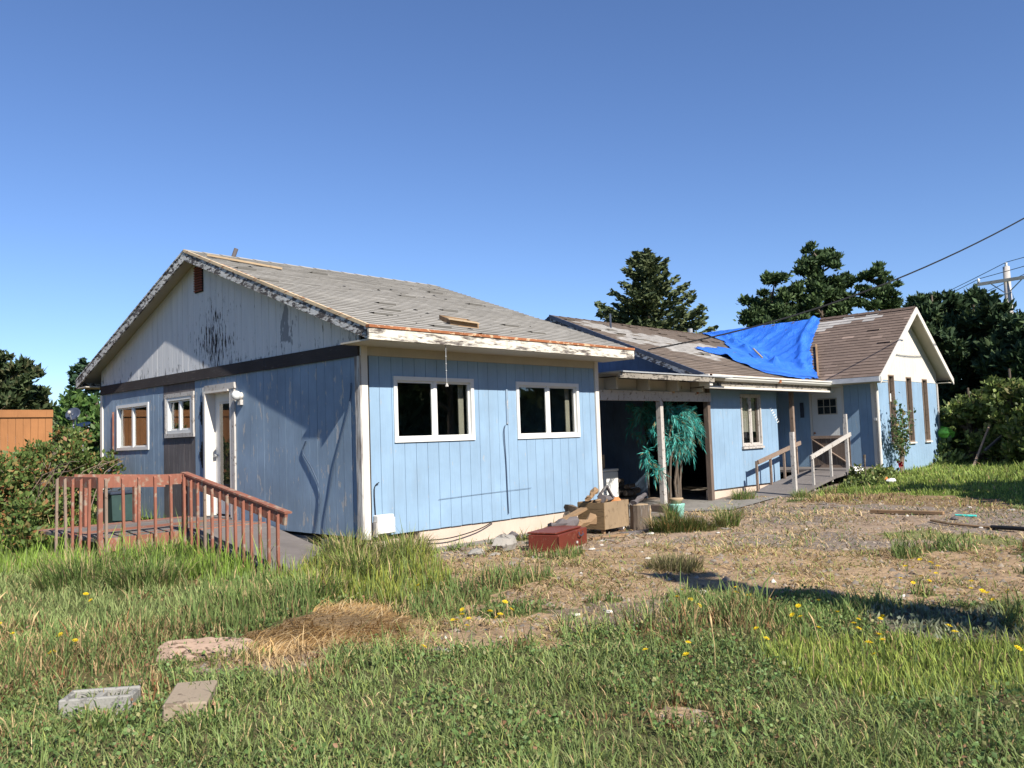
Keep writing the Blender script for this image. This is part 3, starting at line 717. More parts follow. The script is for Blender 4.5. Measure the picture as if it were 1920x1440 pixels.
# ------------------------------------------------------------------ red deck with ramp and railing
ramp_ = thing('red_ramp', (-1.3, 2.35, -.3), 'deck and grey ramp with faded red baluster railing at side door', 'ramp')
ZD = .10
y = 2.40
while y < 4.75:
    MB().box(-2.38, -.04, y, y+.138, ZD-.04, ZD+random.uniform(-.004, .004)).build('deck_board', M_plywood if random.random() < .6 else M_redwood, ramp_); y += .146
MB().add([(-1.28, 2.39, ZD), (-.05, 2.39, ZD), (-.05, .42, -.26), (-1.28, .02, -.285), (-1.28, 2.39, ZD-.1), (-.05, 2.39, ZD-.1), (-.05, .42, -.36), (-1.28, .02, -.385)],
         [(3, 2, 1, 0), (4, 5, 6, 7), (0, 1, 5, 4), (1, 2, 6, 5), (2, 3, 7, 6), (3, 0, 4, 7)]).build('ramp_panel', M_plywood, ramp_)
MB().add([(-1.30, 2.39, ZD-.1), (-1.285, 2.39, ZD-.1), (-1.285, .02, -.4), (-1.30, .02, -.4), (-1.30, 2.39, ZD+.01), (-1.285, 2.39, ZD+.01), (-1.285, .02, -.27), (-1.30, .02, -.27)],
         [(0, 1, 2, 3), (7, 6, 5, 4), (0, 4, 5, 1), (1, 5, 6, 2), (2, 6, 7, 3), (3, 7, 4, 0)]).build('stringer', M_greywood, ramp_)
MB().box(-2.40, -.04, 2.36, 2.398, ZD-.16, ZD+.01).build('deck_joist', M_redwood, ramp_)
# rails
def railb(a, b, h=.14, w=.038, m=M_redwood, nm='rail'): return MB().beam(a, b, w, h).build(nm, m, ramp_)
railb((-1.29, 2.36, .82), (-1.29, -.27, .37))
railb((-2.40, 2.33, .83), (-1.31, 2.33, .82))
railb((-2.40, 2.36, .83), (-2.40, 3.75, .83))
railb((-1.9, 4.72, .80), (-.50, 4.72, .72), .2)
MB().beam((-1.27, 2.37, .90), (-1.27, -.29, .445), .10, .022).build('cap_rail', M_redwood, ramp_)
def balus(x, y, zt, zb, dx=.0, dy=.0, tilt=0):
    mb = MB(); s = .016
    vs = []
    for sx in (-1, 1):
        for sy in (-1, 1):
            vs.append((x+sx*s+tilt, y+sy*s, zb)); 
    for sx in (-1, 1):
        for sy in (-1, 1):
            vs.append((x+sx*s, y+sy*s, zt+(sx*.012 if dx else 0)+(sy*.012 if dy else 0)))
    mb.add(vs, [(0, 1, 3, 2), (4, 6, 7, 5), (0, 4, 5, 1), (2, 3, 7, 6), (0, 2, 6, 4), (1, 5, 7, 3)])
    mb.build('baluster', random.choice([M_redwood, M_redwood, M_redwood, M_brownrail]), ramp_)
for k in range(13):
    yy = 2.24-k*.20; zz = .82-(2.36-yy)*.171+.05
    balus(-1.335, yy, zz-.02, max(-.33, ZD-(2.39-yy)*.165-.12-.12), dx=1, tilt=random.uniform(-.01, .01))
for k in range(5): balus(-1.50-k*.21, 2.285, .87, -.25, dy=1, tilt=random.uniform(-.02, .02))
for k in range(5): balus(-2.445, 2.55+k*.30, .87, -.25, dx=1, tilt=random.uniform(-.02, .02))
MB().box(-1.33, -1.27, 2.27, 2.33, -.32, .88).build('post', M_redwood, ramp_)
MB().box(-2.43, -2.375, 2.29, 2.345, -.32, .90).build('post', M_redwood, ramp_)
for px_ in (-1.0, -1.75): MB().beam((px_, 4.68, .7), (px_+.0, 4.68, ZD), .05, .09, (0, 1, 0)).build('post', M_redwood, ramp_)
# green bin behind the deck
bn = thing('garden_bin', (-.75, 5.9, -.3), 'dark green plastic bin between deck railing and side wall', 'bin')
MB().add([(-.75+sx*a, 5.9+sy*a, z) for z, a in ((-.3, .19), (.50, .24)) for sx, sy in ((-1, -1), (1, -1), (1, 1), (-1, 1))],
         [(3, 2, 1, 0), (4, 5, 6, 7), (0, 1, 5, 4), (1, 2, 6, 5), (2, 3, 7, 6), (3, 0, 4, 7)]).build('body', flat('green_plastic', (.035, .065, .062), .5), bn)
MB().box(-1.01, -.49, 5.64, 6.16, .50, .545).build('lid', M_darkmetal, bn, bevel=.01)

# ------------------------------------------------------------------ rear house: long mid section and gabled wing
rear = thing('rear_blue_house', (12, 3, -.2), 'long blue house behind with brown roof, gabled white and blue wing at right', 'house')
mid = thing('mid_section', (0, 0, 0), None, None); mid.parent = rear; mid.location = Vector((11, 3.5, 0))-wloc(rear)
wing = thing('gabled_wing', (0, 0, 0), None, None); wing.parent = rear; wing.location = Vector((17.3, 2, 0))-wloc(rear)
MID_OPS = [(10.62, 11.53, .87, 2.02)]
XM = 9.16; XR = 12.36
mfw = backing('front_wall', mid, 'y', .37, .49, XM+.1, XR, -.02, const(2.32), MID_OPS, M_interior)
siding(mfw, 'y', .37, .35, XM+.06, XR, -.02, const(2.2), MID_OPS, M_blue, gap=.004, wob=.0005)
MB().box(XR-.1, XR, .5, 1.6, -.02, 2.3).build('recess_wall', M_blue, mid)  # recess widened here so the wall end reads dark, in place of cast shade
MB().box(XR, 15.0, 1.6, 1.72, -.02, 2.35).build('recess_wall', M_blue, mid)
MB().box(13.04, 13.13, .27, .36, -.1, 2.2).build('corner_post', M_brownrail, mid)
MB().box(XM+.08, XR, .40, .50, -.6, -.024).build('foundation', M_found, mid)
MB().box(XM-.08, XM+.03, .27, .372, -.3, 2.2).build('corner_board', M_gate, mid)
MB().box(XM+.035, XM+.075, .325, .349, -.25, 2.2).build('corner_board', M_oldwhite, mid)
mr = lambda y: 4.02-.42*abs(y-4)
mr.kinks = (4.0,)
G_OPS = [(.38, 1.95, -.3, 1.95)]
gw = backing('gable_wall', mid, 'x', XM+.02, XM+.1, .37, 7.6, -.3, mr, G_OPS, M_interior)
siding(gw, 'x', XM+.02, XM, .37, 7.6, -.3, const(2.3), G_OPS, M_blue_shaded)
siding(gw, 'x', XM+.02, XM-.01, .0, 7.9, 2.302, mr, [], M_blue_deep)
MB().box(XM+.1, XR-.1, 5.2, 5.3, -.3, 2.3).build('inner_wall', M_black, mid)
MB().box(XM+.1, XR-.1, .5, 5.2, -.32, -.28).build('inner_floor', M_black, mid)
MB().box(XM+.1, 14.9, .5, 7.6, 2.3, 2.34).build('ceiling', M_interior, mid)
MB().box(XM+.1, 15, 7.6, 7.7, -.2, 2.4).build('back_wall', M_blue, mid)
# mid roof
def mz(y): return 4.08-.42*abs(y-4)
deck(mid, -.06, mz(-.06), 4, 4.08, 8.46, 16.9, .05, 'roof_deck', M_brownrail); deck(mid, 4, 4.08, 8.1, mz(8.1), 8.46, 16.9, .05, 'roof_deck', M_brownrail)
PATCH = [(8.7, 3.8), (10.5, 3.55), (11.3, 2.9), (12.86, 2.5), (13.9, 1.5), (12.4, 1.1), (10.3, 1.2), (8.9, 2.3)]
def tone2(p):
    x = np.array([p.x+random.uniform(-.12, .12)]); y = np.array([p.y+random.uniform(-.05, .05)])
    w_ = inpoly(x+(vnoise(x, y, 1.5, 31)-.5)*.8, y+(vnoise(x, y, 2.5, 32)-.5)*.6, PATCH)[0]
    v = .92+.16*random.random()
    if w_ : return tuple(c*v for c in ((.38, .36, .335) if random.random() < .9 else (.2, .17, .14)))
    return tuple(c*v for c in (.175, .140, .115))
sl2 = math.hypot(4.06, mz(4)-mz(-.06))
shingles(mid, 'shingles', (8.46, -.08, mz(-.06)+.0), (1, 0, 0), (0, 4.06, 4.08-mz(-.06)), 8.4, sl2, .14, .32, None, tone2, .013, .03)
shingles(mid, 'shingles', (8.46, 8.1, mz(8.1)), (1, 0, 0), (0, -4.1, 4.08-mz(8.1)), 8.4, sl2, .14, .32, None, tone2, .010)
for k in range(27):
    xa = 8.46+.31*k; mb = MB()
    for sgn in (-1, 1): mb.add([(xa, 4, 4.11), (xa+.31, 4, 4.10), (xa+.31, 4+sgn*.13, 4.04), (xa, 4+sgn*.13, 4.05)], [(0, 1, 2, 3)], (.12, .09, .07))
    mb.build('ridge_cap', M_roofgrey, mid)
def rk(x, w_, top, h, m, nm, y0=-.06): 
    vs = [(xx, y, z) for xx in (x, x+w_) for (y, z) in ((y0, mz(y0)+top), (4.0, 4.08+top), (4.0, 4.08+top-h), (y0, mz(y0)+top-h))]
    MB().add(vs, [(0, 1, 2, 3), (7, 6, 5, 4), (0, 4, 5, 1), (1, 5, 6, 2), (2, 6, 7, 3), (3, 7, 4, 0)]).build(nm, m, mid)
rk(8.40, .05, .03, .09, M_darkmetal, 'drip_edge'); rk(8.43, .03, -.062, .10, M_peel, 'rake_board'); rk(8.56, .05, -.07, .05, M_darkmetal, 'soffit_strip')
vs = [(xx, y, z) for xx in (8.43, 8.46) for (y, z) in ((8.1, mz(8.1)), (4.0, 4.08), (4.0, 3.95), (8.1, mz(8.1)-.13))]
MB().add(vs, [(0, 1, 2, 3), (7, 6, 5, 4), (0, 4, 5, 1), (1, 5, 6, 2), (2, 6, 7, 3), (3, 7, 4, 0)]).build('rake_board', M_darkmetal, mid)
# eave box: gutter in two lengths, grimy fascia, lower board
EZ = mz(-.06)
for xa, xb in ((8.40, 11.48), (11.56, 15.0)):
    MB().add([(x, y, z) for x in (xa, xb) for (y, z) in ((-.075, EZ-.01), (-.20, EZ-.01), (-.19, EZ-.08), (-.15, EZ-.12), (-.075, EZ-.12))],
             [(0, 1, 2, 3, 4), (9, 8, 7, 6, 5), (0, 5, 6, 1), (1, 6, 7, 2), (2, 7, 8, 3), (3, 8, 9, 4), (4, 9, 5, 0)]).build('gutter', M_gutter, mid)
MB().box(8.40, 15.0, -.215, -.19, EZ-.035, EZ+.0).build('gutter_lip', M_gutter, mid)
MB().box(11.47, 11.57, -.20, -.07, EZ-.11, EZ-.015).build('gutter_joint', M_rust, mid)
MB().box(8.5, 14.55, -.072, -.04, EZ-.23, EZ-.02).build('fascia_board', M_dirty_shaded_fascia, mid)
MB().box(8.5, 14.6, -.13, -.02, EZ-.275, EZ-.232).build('lower_trim', M_white, mid)
MB().box(8.5, 14.5, -.02, .35, EZ-.26, EZ-.24).build('soffit', M_gate, mid)
MB().box(8.36, 8.50, -.215, .02, EZ-.23, EZ+.0).build('gutter_end', M_white, mid)
MB().box(8.60, 14.9, -.09, -.02, EZ+.0, EZ+.02).build('rusty_edge', M_rust, mid)
# mast and vent pipes
MB().tube([(10.0, 3.4, mz(3.4)), (10.0, 3.4, mz(3.4)+.36)], .025, 8).build('vent_pipe', M_darkmetal, mid)
MB().tube([(15.6, 4.6, 3.6), (15.6, 4.6, 4.35)], .07, 10).build('vent_pipe', M_metalgrey, mid)
# mid window, tall with pale panes, brown curtain
mw = window(mid, 'y', .35, *MID_OPS[0], -1, m=M_oldwhite, frame=.035)
MB().box(10.58, 11.57, .30, .348, .80, .85).build('sill', M_oldwhite, mw)
for k in range(7):
    xx = 10.66+k*.10; MB().box(xx, xx+.092, .40, .408, 1.18, 1.98).build('blind_slat', M_cream, mw)
MB().box(11.36, 11.50, .388, .395, .9, 1.98).build('curtain', M_gate, mw)
# sprayed white mark on the wall beside the window
mb = MB()
for k in range(7): mb.beam((12.0+.055*k, .345, 1.70-.055*k), (12.10+.055*k, .345, 1.74-.055*k), .008, .018, (0, 0, 1))
mb.build('house_number_plaque', M_vinyl, mid)

# wing
WX0, WX1, WY = 15.0, 19.75, -1.0
wz = lambda x: 4.33-.67*abs(x-17.35)
wz.kinks = (17.35,)
G3_OPS = [(15.92, 16.30, .80, 2.52), (17.22, 17.60, .76, 2.50), (18.50, 18.88, .76, 2.48)]
wf = backing('gable_wall', wing, 'y', -.98, -.86, WX0+.1, WX1, -.02, lambda x: wz(x)-.05, G3_OPS, M_interior)
wzu = lambda x: wz(x)-.05
wzu.kinks = (17.35,)
siding(wf, 'y', -.98, -1.0, WX0+.08, WX1-.06, -.0, const(2.39), G3_OPS, M_blue, gap=.004, wob=.0005)
siding(wf, 'y', -.98, -1.008, WX0+.0, WX1, 2.392, wzu, G3_OPS, M_wgable, gap=.004, wob=.0005)
W_OPS = [(-.20, .72, .14, 2.28)]
ws = backing('side_wall', wing, 'x', 15.02, 15.12, -.98, 7.5, -.02, const(2.6), W_OPS, M_interior)
siding(ws, 'x', 15.02, 15.0, -.98, 1.62, -.0, const(2.45), W_OPS, M_blue, gap=.004, wob=.0005)
MB().box(19.65, 19.75, -.86, 7.5, -.02, 2.6).build('right_wall', M_blue, wing)
MB().box(15.12, 19.65, 7.4, 7.5, -.02, 2.6).build('back_wall', M_blue, wing)
MB().box(15.12, 19.65, -.86, 7.4, 2.5, 2.55).build('ceiling', M_interior, wing)
MB().box(15.12, 19.65, -.86, 7.4, -.02, .02).build('floor', M_interior, wing)
MB().box(15.0, 19.7, -.96, -.9, -.5, -.022).build('foundation', M_found, wing)
MB().box(14.975, 15.078, -1.03, -.982, -.02, 2.39).build('corner_board', M_white, wing)
MB().box(14.972, 15.0, -.98, -.90, -.02, 2.45).build('corner_board', M_white, wing)
MB().box(19.69, 19.78, -1.03, -.982, -.02, 2.39).build('corner_board', M_oldwhite, wing)
for o in G3_OPS:
    wn = window(wing, 'y', -1.0, *o, -1, split=False, m=M_brownrail, frame=.022)
    MB().box(o[0]-.06, o[1]+.06, -1.06, -1.0, o[2]-.05, o[2]-.012).build('sill', M_white, wn)
    MB().box(o[0]+.03, o[1]-.03, -.90, -.88, o[2]+.02, o[3]-.02).build('curtain', M_darkwood, wn)
MB().box(15.98, 16.22, -.952, -.948, 1.84, 2.05).build('notice', M_vinyl, wing)
def wdeck(x0, x1, y0, y1, t=.05):
    vs = [(x, y, wz(x)+.04-q) for y in (y0, y1) for (x, q) in ((x0, 0), (x1, 0), (x1, t), (x0, t))]
    MB().add(vs, [(0, 1, 2, 3), (7, 6, 5, 4), (0, 4, 5, 1), (1, 5, 6, 2), (2, 6, 7, 3), (3, 7, 4, 0)]).build('roof_deck', M_cream, wing)
wdeck(14.45, 17.35, -1.33, 7.8); wdeck(17.35, 20.1, -1.33, 7.8)
WP = [(16.75, 1.5), (17.2, 1.3), (17.2, -.5), (16.95, -.85), (16.85, .2), (16.6, .9)]
def tone3(p):
    x = np.array([p.x]); y = np.array([p.y]); v = .9+.2*random.random()
    if inpoly(x+random.uniform(-.06, .06), y+random.uniform(-.2, .2), WP)[0]: return tuple(c*v for c in (.34, .32, .30))
    if random.random() < .05: v *= 1.5
    return tuple(c*v for c in (.150, .112, .092))
wl = math.hypot(2.9, .67*2.9)
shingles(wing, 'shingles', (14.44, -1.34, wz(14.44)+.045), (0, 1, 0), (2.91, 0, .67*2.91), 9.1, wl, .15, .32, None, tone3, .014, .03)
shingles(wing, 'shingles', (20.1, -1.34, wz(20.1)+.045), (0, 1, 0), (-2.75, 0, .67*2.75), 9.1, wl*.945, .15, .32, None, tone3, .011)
for k in range(29):
    ya = -1.34+.31*k; mb = MB()
    for sgn in (-1, 1): mb.add([(17.35, ya, 4.415), (17.35, ya+.31, 4.405), (17.35+sgn*.12, ya+.31, 4.33), (17.35+sgn*.12, ya, 4.34)], [(0, 1, 2, 3)], (.11, .08, .065))
    mb.build('ridge_cap', M_roofgrey, wing)
def wrake(x0, x1, m, nm, y, t, top, h):
    vs = [(x, yy, wz(x)+top-q) for yy in (y, y+t) for (x, q) in ((x0, 0), (x1, 0), (x1, h), (x0, h))]
    MB().add(vs, [(0, 1, 2, 3), (7, 6, 5, 4), (0, 4, 5, 1), (1, 5, 6, 2), (2, 6, 7, 3), (3, 7, 4, 0)]).build(nm, m, wing)
wrake(14.42, 17.35, M_white, 'rake_board', -1.37, .03, .05, .17); wrake(17.352, 20.14, M_white, 'rake_board', -1.37, .03, .05, .17)
MB().box(14.30, 14.45, -1.37, .15, wz(14.45)-.09, wz(14.45)+.03).build('gutter', M_gutter_grey, wing)
MB().box(14.45, 15.0, -1.33, .9, wz(14.45)-.1, wz(14.45)-.08).build('soffit', M_cream, wing)
MB().box(19.75, 20.1, -1.33, 7.5, wz(20.1)-.1, wz(20.1)-.08).build('soffit', M_cream, wing)
MB().tube([(14.9, -1.06, 2.30), (14.93, -1.07, 2.1), (14.93, -1.07, .1), (14.85, -1.15, .03)], .035, 8).build('downspout', M_white, wing)
MB().box(14.85, 14.97, -1.04, -.98, 1.35, 1.42).build('hose_tap', M_metalgrey, wing)
# wing door
wd = MB().box(15.0, 15.05, -.14, .66, .15, 2.22).build('door', M_vinyl, wing)
for a, b in ((-.198, -.145), (.665, .718)): MB().box(14.98, 15.06, a, b, .14, 2.28).build('door_casing', M_white, wing)
MB().box(14.98, 15.06, -.145, .665, 2.222, 2.279).build('door_casing', M_white, wing)
MB().box(14.985, 14.998, -.02, .50, 1.55, 1.98).build('lite_frame', M_cream, wd)
for i in range(3):
    for j in range(2):
        MB().box(14.978, 14.984, .0+.167*i+.008, .0+.167*(i+1)-.012-.0, 1.575+.195*j, 1.575+.195*(j+1)-.015).build('pane', M_glass, wd)
        MB().box(14.9845, 14.9848, .0+.167*i+.008, .0+.167*(i+1)-.012, 1.575+.195*j, 1.575+.195*(j+1)-.015).build('pane_backing', M_black, wd)
MB().tube([(14.99, .60, 1.08), (14.95, .60, 1.08)], [.015, .03], 8).build('knob', M_rust, wd)
MB().box(14.99, 14.998, -.10, .60, .25, .9).build('panel', M_cream, wd)
MB().box(14.98, 14.998, .88, .98, 1.5, 1.9).build('mailbox', M_darkmetal, wing)

# ------------------------------------------------------------------ porch cover between the two houses
porch = thing('porch_cover', (6.9, 0, -.2), 'flat white porch cover with exposed rafters joining the two blue houses', 'porch')
MB().box(5.03, 9.14, .22, .30, 1.845, 2.03).build('beam', M_oldwhite, porch)
MB().box(5.03, 9.10, .31, .34, 2.035, 2.25).build('blocking', M_cream, porch)
for xx in (5.6, 6.6, 7.6, 8.5): MB().box(xx, xx+.06, .04, .30, 2.035, 2.25).build('rafter', M_cream, porch)
for xx in (7.66, 8.56): MB().box(xx+.02, xx+.06, .19, .218, 2.0, 2.06).build('bolt_plate', M_rust, porch)
MB().box(5.22, 8.36, -.34, -.302, 2.20, 2.30).build('fascia_board', M_dirty_shaded_fascia, porch)  # darker fascia material used here to put the board's shade into its colour
MB().box(5.22, 9.05, -.36, 3.2, 2.302, 2.325).build('roof_sheet', M_metalgrey, porch)
for xx in np.arange(5.4, 9.0, .6): MB().box(xx, xx+.05, .36, 3.2, 2.1, 2.3).build('rafter', M_gate, porch)
po = MB().box(7.22, 7.32, .21, .31, -.14, 1.843).build('post', M_oldwhite, porch)
MB().box(5.0, 9.16, 3.3, 3.4, -.3, 2.4).build('back_wall', M_blue_shaded, porch)
tag(MB().add([(5.0, 3.3, -.285), (9.16, 3.3, -.25), (9.3, .36, -.22), (10.0, -.75, -.185), (7.6, -1.0, -.245), (7.0, .15, -.275), (5.0, .2, -.285)], [(6, 5, 4, 3, 2, 1, 0)]).build('porch_slab', M_conc, loc=(7, 1, -.25)), kind='structure')

# block under post
tag(rbox(MB(), (7.22, .20), rad(0), -.26, .26, -.16, .16, -.3, -.142).build('brown_block', M_gate, loc=(7.22, .2, -.3), bevel=.01), 'squat brown wooden block at the foot of the porch post', 'block')

# freezer, carton, firewood under the porch
fz = thing('chest_freezer', (7.5, 2.2, -.28), 'white chest freezer standing in the dark porch beside the near house', 'freezer')
MB().box(6.7, 8.12, 1.95, 2.6, -.22, .44).build('body', M_vinyl, fz, bevel=.02)
MB().box(6.69, 8.13, 1.94, 2.61, .445, .50).build('lid', M_vinyl, fz, bevel=.015)
MB().box(6.75, 8.08, 1.99, 2.55, -.28, -.22).build('plinth', M_black, fz)
ct = thing('cardboard_carton', (7.5, 2.2, .50), 'beige cardboard carton on top of the white chest freezer', 'box')
MB().box(7.2, 7.72, 2.0, 2.35, .502, .80).build('body', M_palewood, ct)
MB().box(7.22, 7.6, 1.92, 2.0, .80, .808).build('flap', M_palewood, ct)
tag(MB().lathe((7.52, 2.15, .81), [(.06, 0), (.07, .05), (.05, .12), (.03, .15)], 12).build('small_jug', M_cream, loc=(7.52, 2.15, .81), smooth=True), 'small pale jug on the cardboard carton in the porch', 'jug')
for k in range(26):
    r = random.uniform(.04, .075); xx = random.uniform(8.2, 9.0); yy = random.uniform(1.9, 2.7); lay = max(0, 3-int((xx-8.2)*4)); zz = -.26+r+.15*random.randint(0, lay)
    a = random.uniform(-.4, .4); L = random.uniform(.3, .5)
    o = MB().tube([(xx-math.cos(a)*L/2, yy-math.sin(a)*L/2, zz), (xx+math.cos(a)*L/2, yy+math.sin(a)*L/2, zz+random.uniform(-.04, .04))], r, 7).build('firewood_log', M_bark, loc=(xx, yy, zz))
    tag(o, 'split log in the dark firewood heap behind the freezer', 'log', 'firewood heaped in the porch')

# ------------------------------------------------------------------ entry ramp of rear house
er = thing('entry_ramp', (12.5, -.45, -.2), 'grey sloping ramp with white and brown handrails leading to the white rear door', 'ramp')
ex = [10.2, 11.3, 12.4, 13.5, 14.96]; ez = [-.205, -.03, .12, .2, .2]
for i in range(4):
    a, b = ex[i]+.006, ex[i+1]-.006; za, zb_ = ez[i], ez[i+1]
    MB().add([(a, -.98, za), (b, -.98, zb_), (b, .12, zb_), (a, .12, za), (a, -.98, za-.06), (b, -.98, zb_-.06), (b, .12, zb_-.06), (a, .12, za-.06)],
             [(0, 1, 2, 3), (7, 6, 5, 4), (0, 4, 5, 1), (1, 5, 6, 2), (2, 6, 7, 3), (3, 7, 4, 0)]).build('ramp_panel', M_plywood, er)
MB().box(13.4, 14.96, .12, 1.59, .14, .2).build('landing', M_plywood, er)
def erz(x): return float(np.interp(x, ex, ez))
def post(x, y, zt, m, w_=.045, zb_=None, dx=0):
    MB().beam((x, y, erz(x)-.12 if zb_ is None else zb_), (x+dx, y, zt), w_, w_, (0, 1, 0)).build('post', m, er)
MB().beam((10.66, .02, .50), (12.82, .02, .875), .04, .09).build('handrail', M_brownrail, er)
for x, zt in ((10.66, .50), (11.32, .60), (12.0, .72), (12.66, .84)): post(x, .055, zt+.03, M_brownrail)
MB().beam((11.2, -.95, .575), (13.42, -.95, 1.045), .04, .09).build('handrail', M_oldwhite, er)
for x, zt in ((11.34, .58), (12.3, .78), ): post(x, -.92, zt+.01, M_oldwhite, .05)
post(13.25, -.92, 1.52, M_oldwhite, .07)
post(10.36, -.95, 1.15, M_oldwhite, .08, -.25)
gt = MB()
for k in range(8): MB().box(13.62, 13.64, -.85+k*.118, -.85+k*.118+.108, .24, .98).build('gate_board', M_gate, er)
MB().box(13.59, 13.618, -.86, .10, .95, 1.02).build('gate_rail', M_brownrail, er); MB().box(13.59, 13.618, -.86, .10, .24, .31).build('gate_rail', M_brownrail, er)
MB().beam((13.60, .06, .93), (13.60, -.82, .33), .02, .07, (1, 0, 0)).build('gate_brace', M_brownrail, er)

# ------------------------------------------------------------------ tarp over valley
OUT = [(17.5, 1.25), (16.57, 1.12), (15.79, .90), (14.75, .40), (14.1, .02), (12.9, -.10), (12.2, -.07), (11.72, .2), (11.77, .8), (11.85, 1.5), (11.45, 2.03), (13.1, 2.28), (13.9, 2.35), (14.6, 2.9), (15.25, 3.35), (15.2, 3.9), (16.4, 4.6), (17.5, 5.3)]
FOLD = [(17.2, 4.5), (15.5, 3.2), (14.3, 1.9), (13.5, .85)]
def tarp():
    st = .045; xs = np.arange(11.3, 17.5, st); ys = np.arange(-.2, 5.5, st)
    X, Y = np.meshgrid(xs, ys, indexing='ij'); x = X.ravel(); y = Y.ravel()
    m_ = 4.08-.42*np.abs(y-4); ww = 4.33-.67*np.abs(x-17.35)+.04
    k = 14.0; z = np.log(np.exp(k*(m_-3))+np.exp(k*(ww-3)))/k+3      # smooth bridge over the valley
    onw = ww > m_
    s = np.where(onw, y*1.0-.35*(x-17), x*.5+y)
    z = z+.045
    # long soft creases running down the slope, small crumples near the valley
    cre = (np.abs(np.sin(4.6*(y-.45*(17.35-x))+.9*np.sin(1.3*x)))**6*.05+np.abs(np.sin(9.1*(y-.6*(17.35-x))+1.1*np.sin(1.9*x)))**4*.02)*np.where(onw, 1, .4)*np.clip((17.5-x)/.8, .15, 1)
    z = z+cre+(vnoise(x, y, 4, 41)-.5)*.025*np.clip((17.5-x)/.8, .1, 1)
    def dseg(P):
        d = np.full(len(x), 9.)
        for (ax_, ay), (bx_, by) in zip(P[:-1], P[1:]):
            t = np.clip(((x-ax_)*(bx_-ax_)+(y-ay)*(by-ay))/((bx_-ax_)**2+(by-ay)**2), 0, 1)
            d = np.minimum(d, np.hypot(x-ax_-t*(bx_-ax_), y-ay-t*(by-ay)))
        return d
    d = dseg(FOLD); z = z+.13*np.exp(-(d/.11)**2)*(1+.4*np.sin(9*y))*np.clip((17.3-x)/1.6, 0, 1); d2 = dseg([(a+.35, b-.12) for a, b in FOLD]); z = z+.09*np.exp(-(d2/.09)**2)*np.clip((17.3-x)/1.6, 0, 1)
    d3 = dseg([(17.3, 1.5), (16.4, 1.45), (15.2, 1.0), (14.6, .6)]); z = z+.11*np.exp(-(d3/.10)**2)
    d4 = dseg([(11.8, 1.3), (12.6, 1.3), (13.4, .9), (14.2, .7)]); z = z+.06*np.exp(-(d4/.12)**2)*(1+.5*np.sin(7*x))
    cut = inpoly(x+(vnoise(x, y, 3, 43)-.5)*.12, y+(vnoise(x, y, 3, 44)-.5)*.12, OUT)
    ny = len(ys); i, j = np.meshgrid(np.arange(len(xs)-1), np.arange(ny-1), indexing='ij'); a = (i*ny+j).ravel()
    F = np.stack([a, a+ny, a+ny+1, a+1], 1); F = F[cut[F].all(1)]
    used, inv = np.unique(F, return_inverse=True); V = np.stack([x, y, z], 1)[used]; F = inv.reshape(-1, 4)
    o = fast_mesh('blue_tarp', V, np.zeros((0, 3)), np.ones((len(F), 3)), M_tarp, loc=(14.5, 1.5, 2.9), F4=F)
    o.data.polygons.foreach_set('use_smooth', [True]*len(F))
    sm = o.modifiers.new('thickness', 'SOLIDIFY'); sm.thickness = .006
    tag(o, 'crumpled bright blue tarpaulin draped over roof valley of the rear house', 'tarp')
tarp()
tag(MB().beam((15.95, .86, 3.50), (14.50, .22, 2.52), .05, .04).build('tarp_batten', M_tanwood, loc=(14.5, .2, 2.5)), 'orange-tan batten lying down the brown roof at right edge of the tarp', 'batten')
tag(MB().beam((14.05, 1.75, 3.38), (13.35, 1.15, 3.05), .035, .03).build('tarp_stick', M_palewood, loc=(13.7, 1.4, 3.1)), 'short pale pinkish stick weighing down the middle of the blue tarp', 'stick')

# satellite dishes
def dish(loc, az, tilt, r, label, mast=.5, m=M_metalgrey):
    t = thing('satellite_dish', loc, label, 'satellite dish'); c = Vector(loc)+Vector((0, 0, mast))
    n = Vector((math.cos(az)*math.cos(tilt), math.sin(az)*math.cos(tilt), math.sin(tilt))); s = n.cross(Vector((0, 0, 1))).normalized(); u = s.cross(n)
    vs = []; fs = []
    for i in range(5):
        rr = r*i/4
        for k in range(18):
            a = 2*math.pi*k/18; vs.append(c+s*math.cos(a)*rr+u*math.sin(a)*rr*1.1+n*(.18*(rr/r)**2*r*1.4))
    for i in range(4):
        for k in range(18): fs.append((i*18+k, i*18+(k+1) % 18, (i+1)*18+(k+1) % 18, (i+1)*18+k))
    o = MB().add(vs, fs).build('reflector', m, t, smooth=True); sm = o.modifiers.new('t', 'SOLIDIFY'); sm.thickness = .008
    MB().tube([loc, tuple(c-n*.03)], .02, 8).build('mast', M_metalgrey, t)
    MB().tube([tuple(c-u*r), tuple(c-u*r*.6+n*r*1.3)], .012, 6).build('arm', M_metalgrey, t)
    MB().lathe(tuple(c-u*r*.6+n*r*1.3-Vector((0, 0, .03))), [(.02, 0), (.035, .03), (.02, .07)], 8).build('feed_horn', M_oldwhite, t)
dish((20.10, -.2, 2.45), rad(-80), rad(25), .26, 'small grey satellite dish on the far right eave of gabled wing', .35)
dish((.02, 10.4, .5), rad(-130), rad(35), .15, 'grey satellite dish above the bush at the left corner of the near house', 1.55, M_darkmetal)
dish((.06, 10.0, .5), rad(-150), rad(70), .17, 'second grey dish lower among bush leaves, tilted nearly flat', 1.28, M_metalgrey)

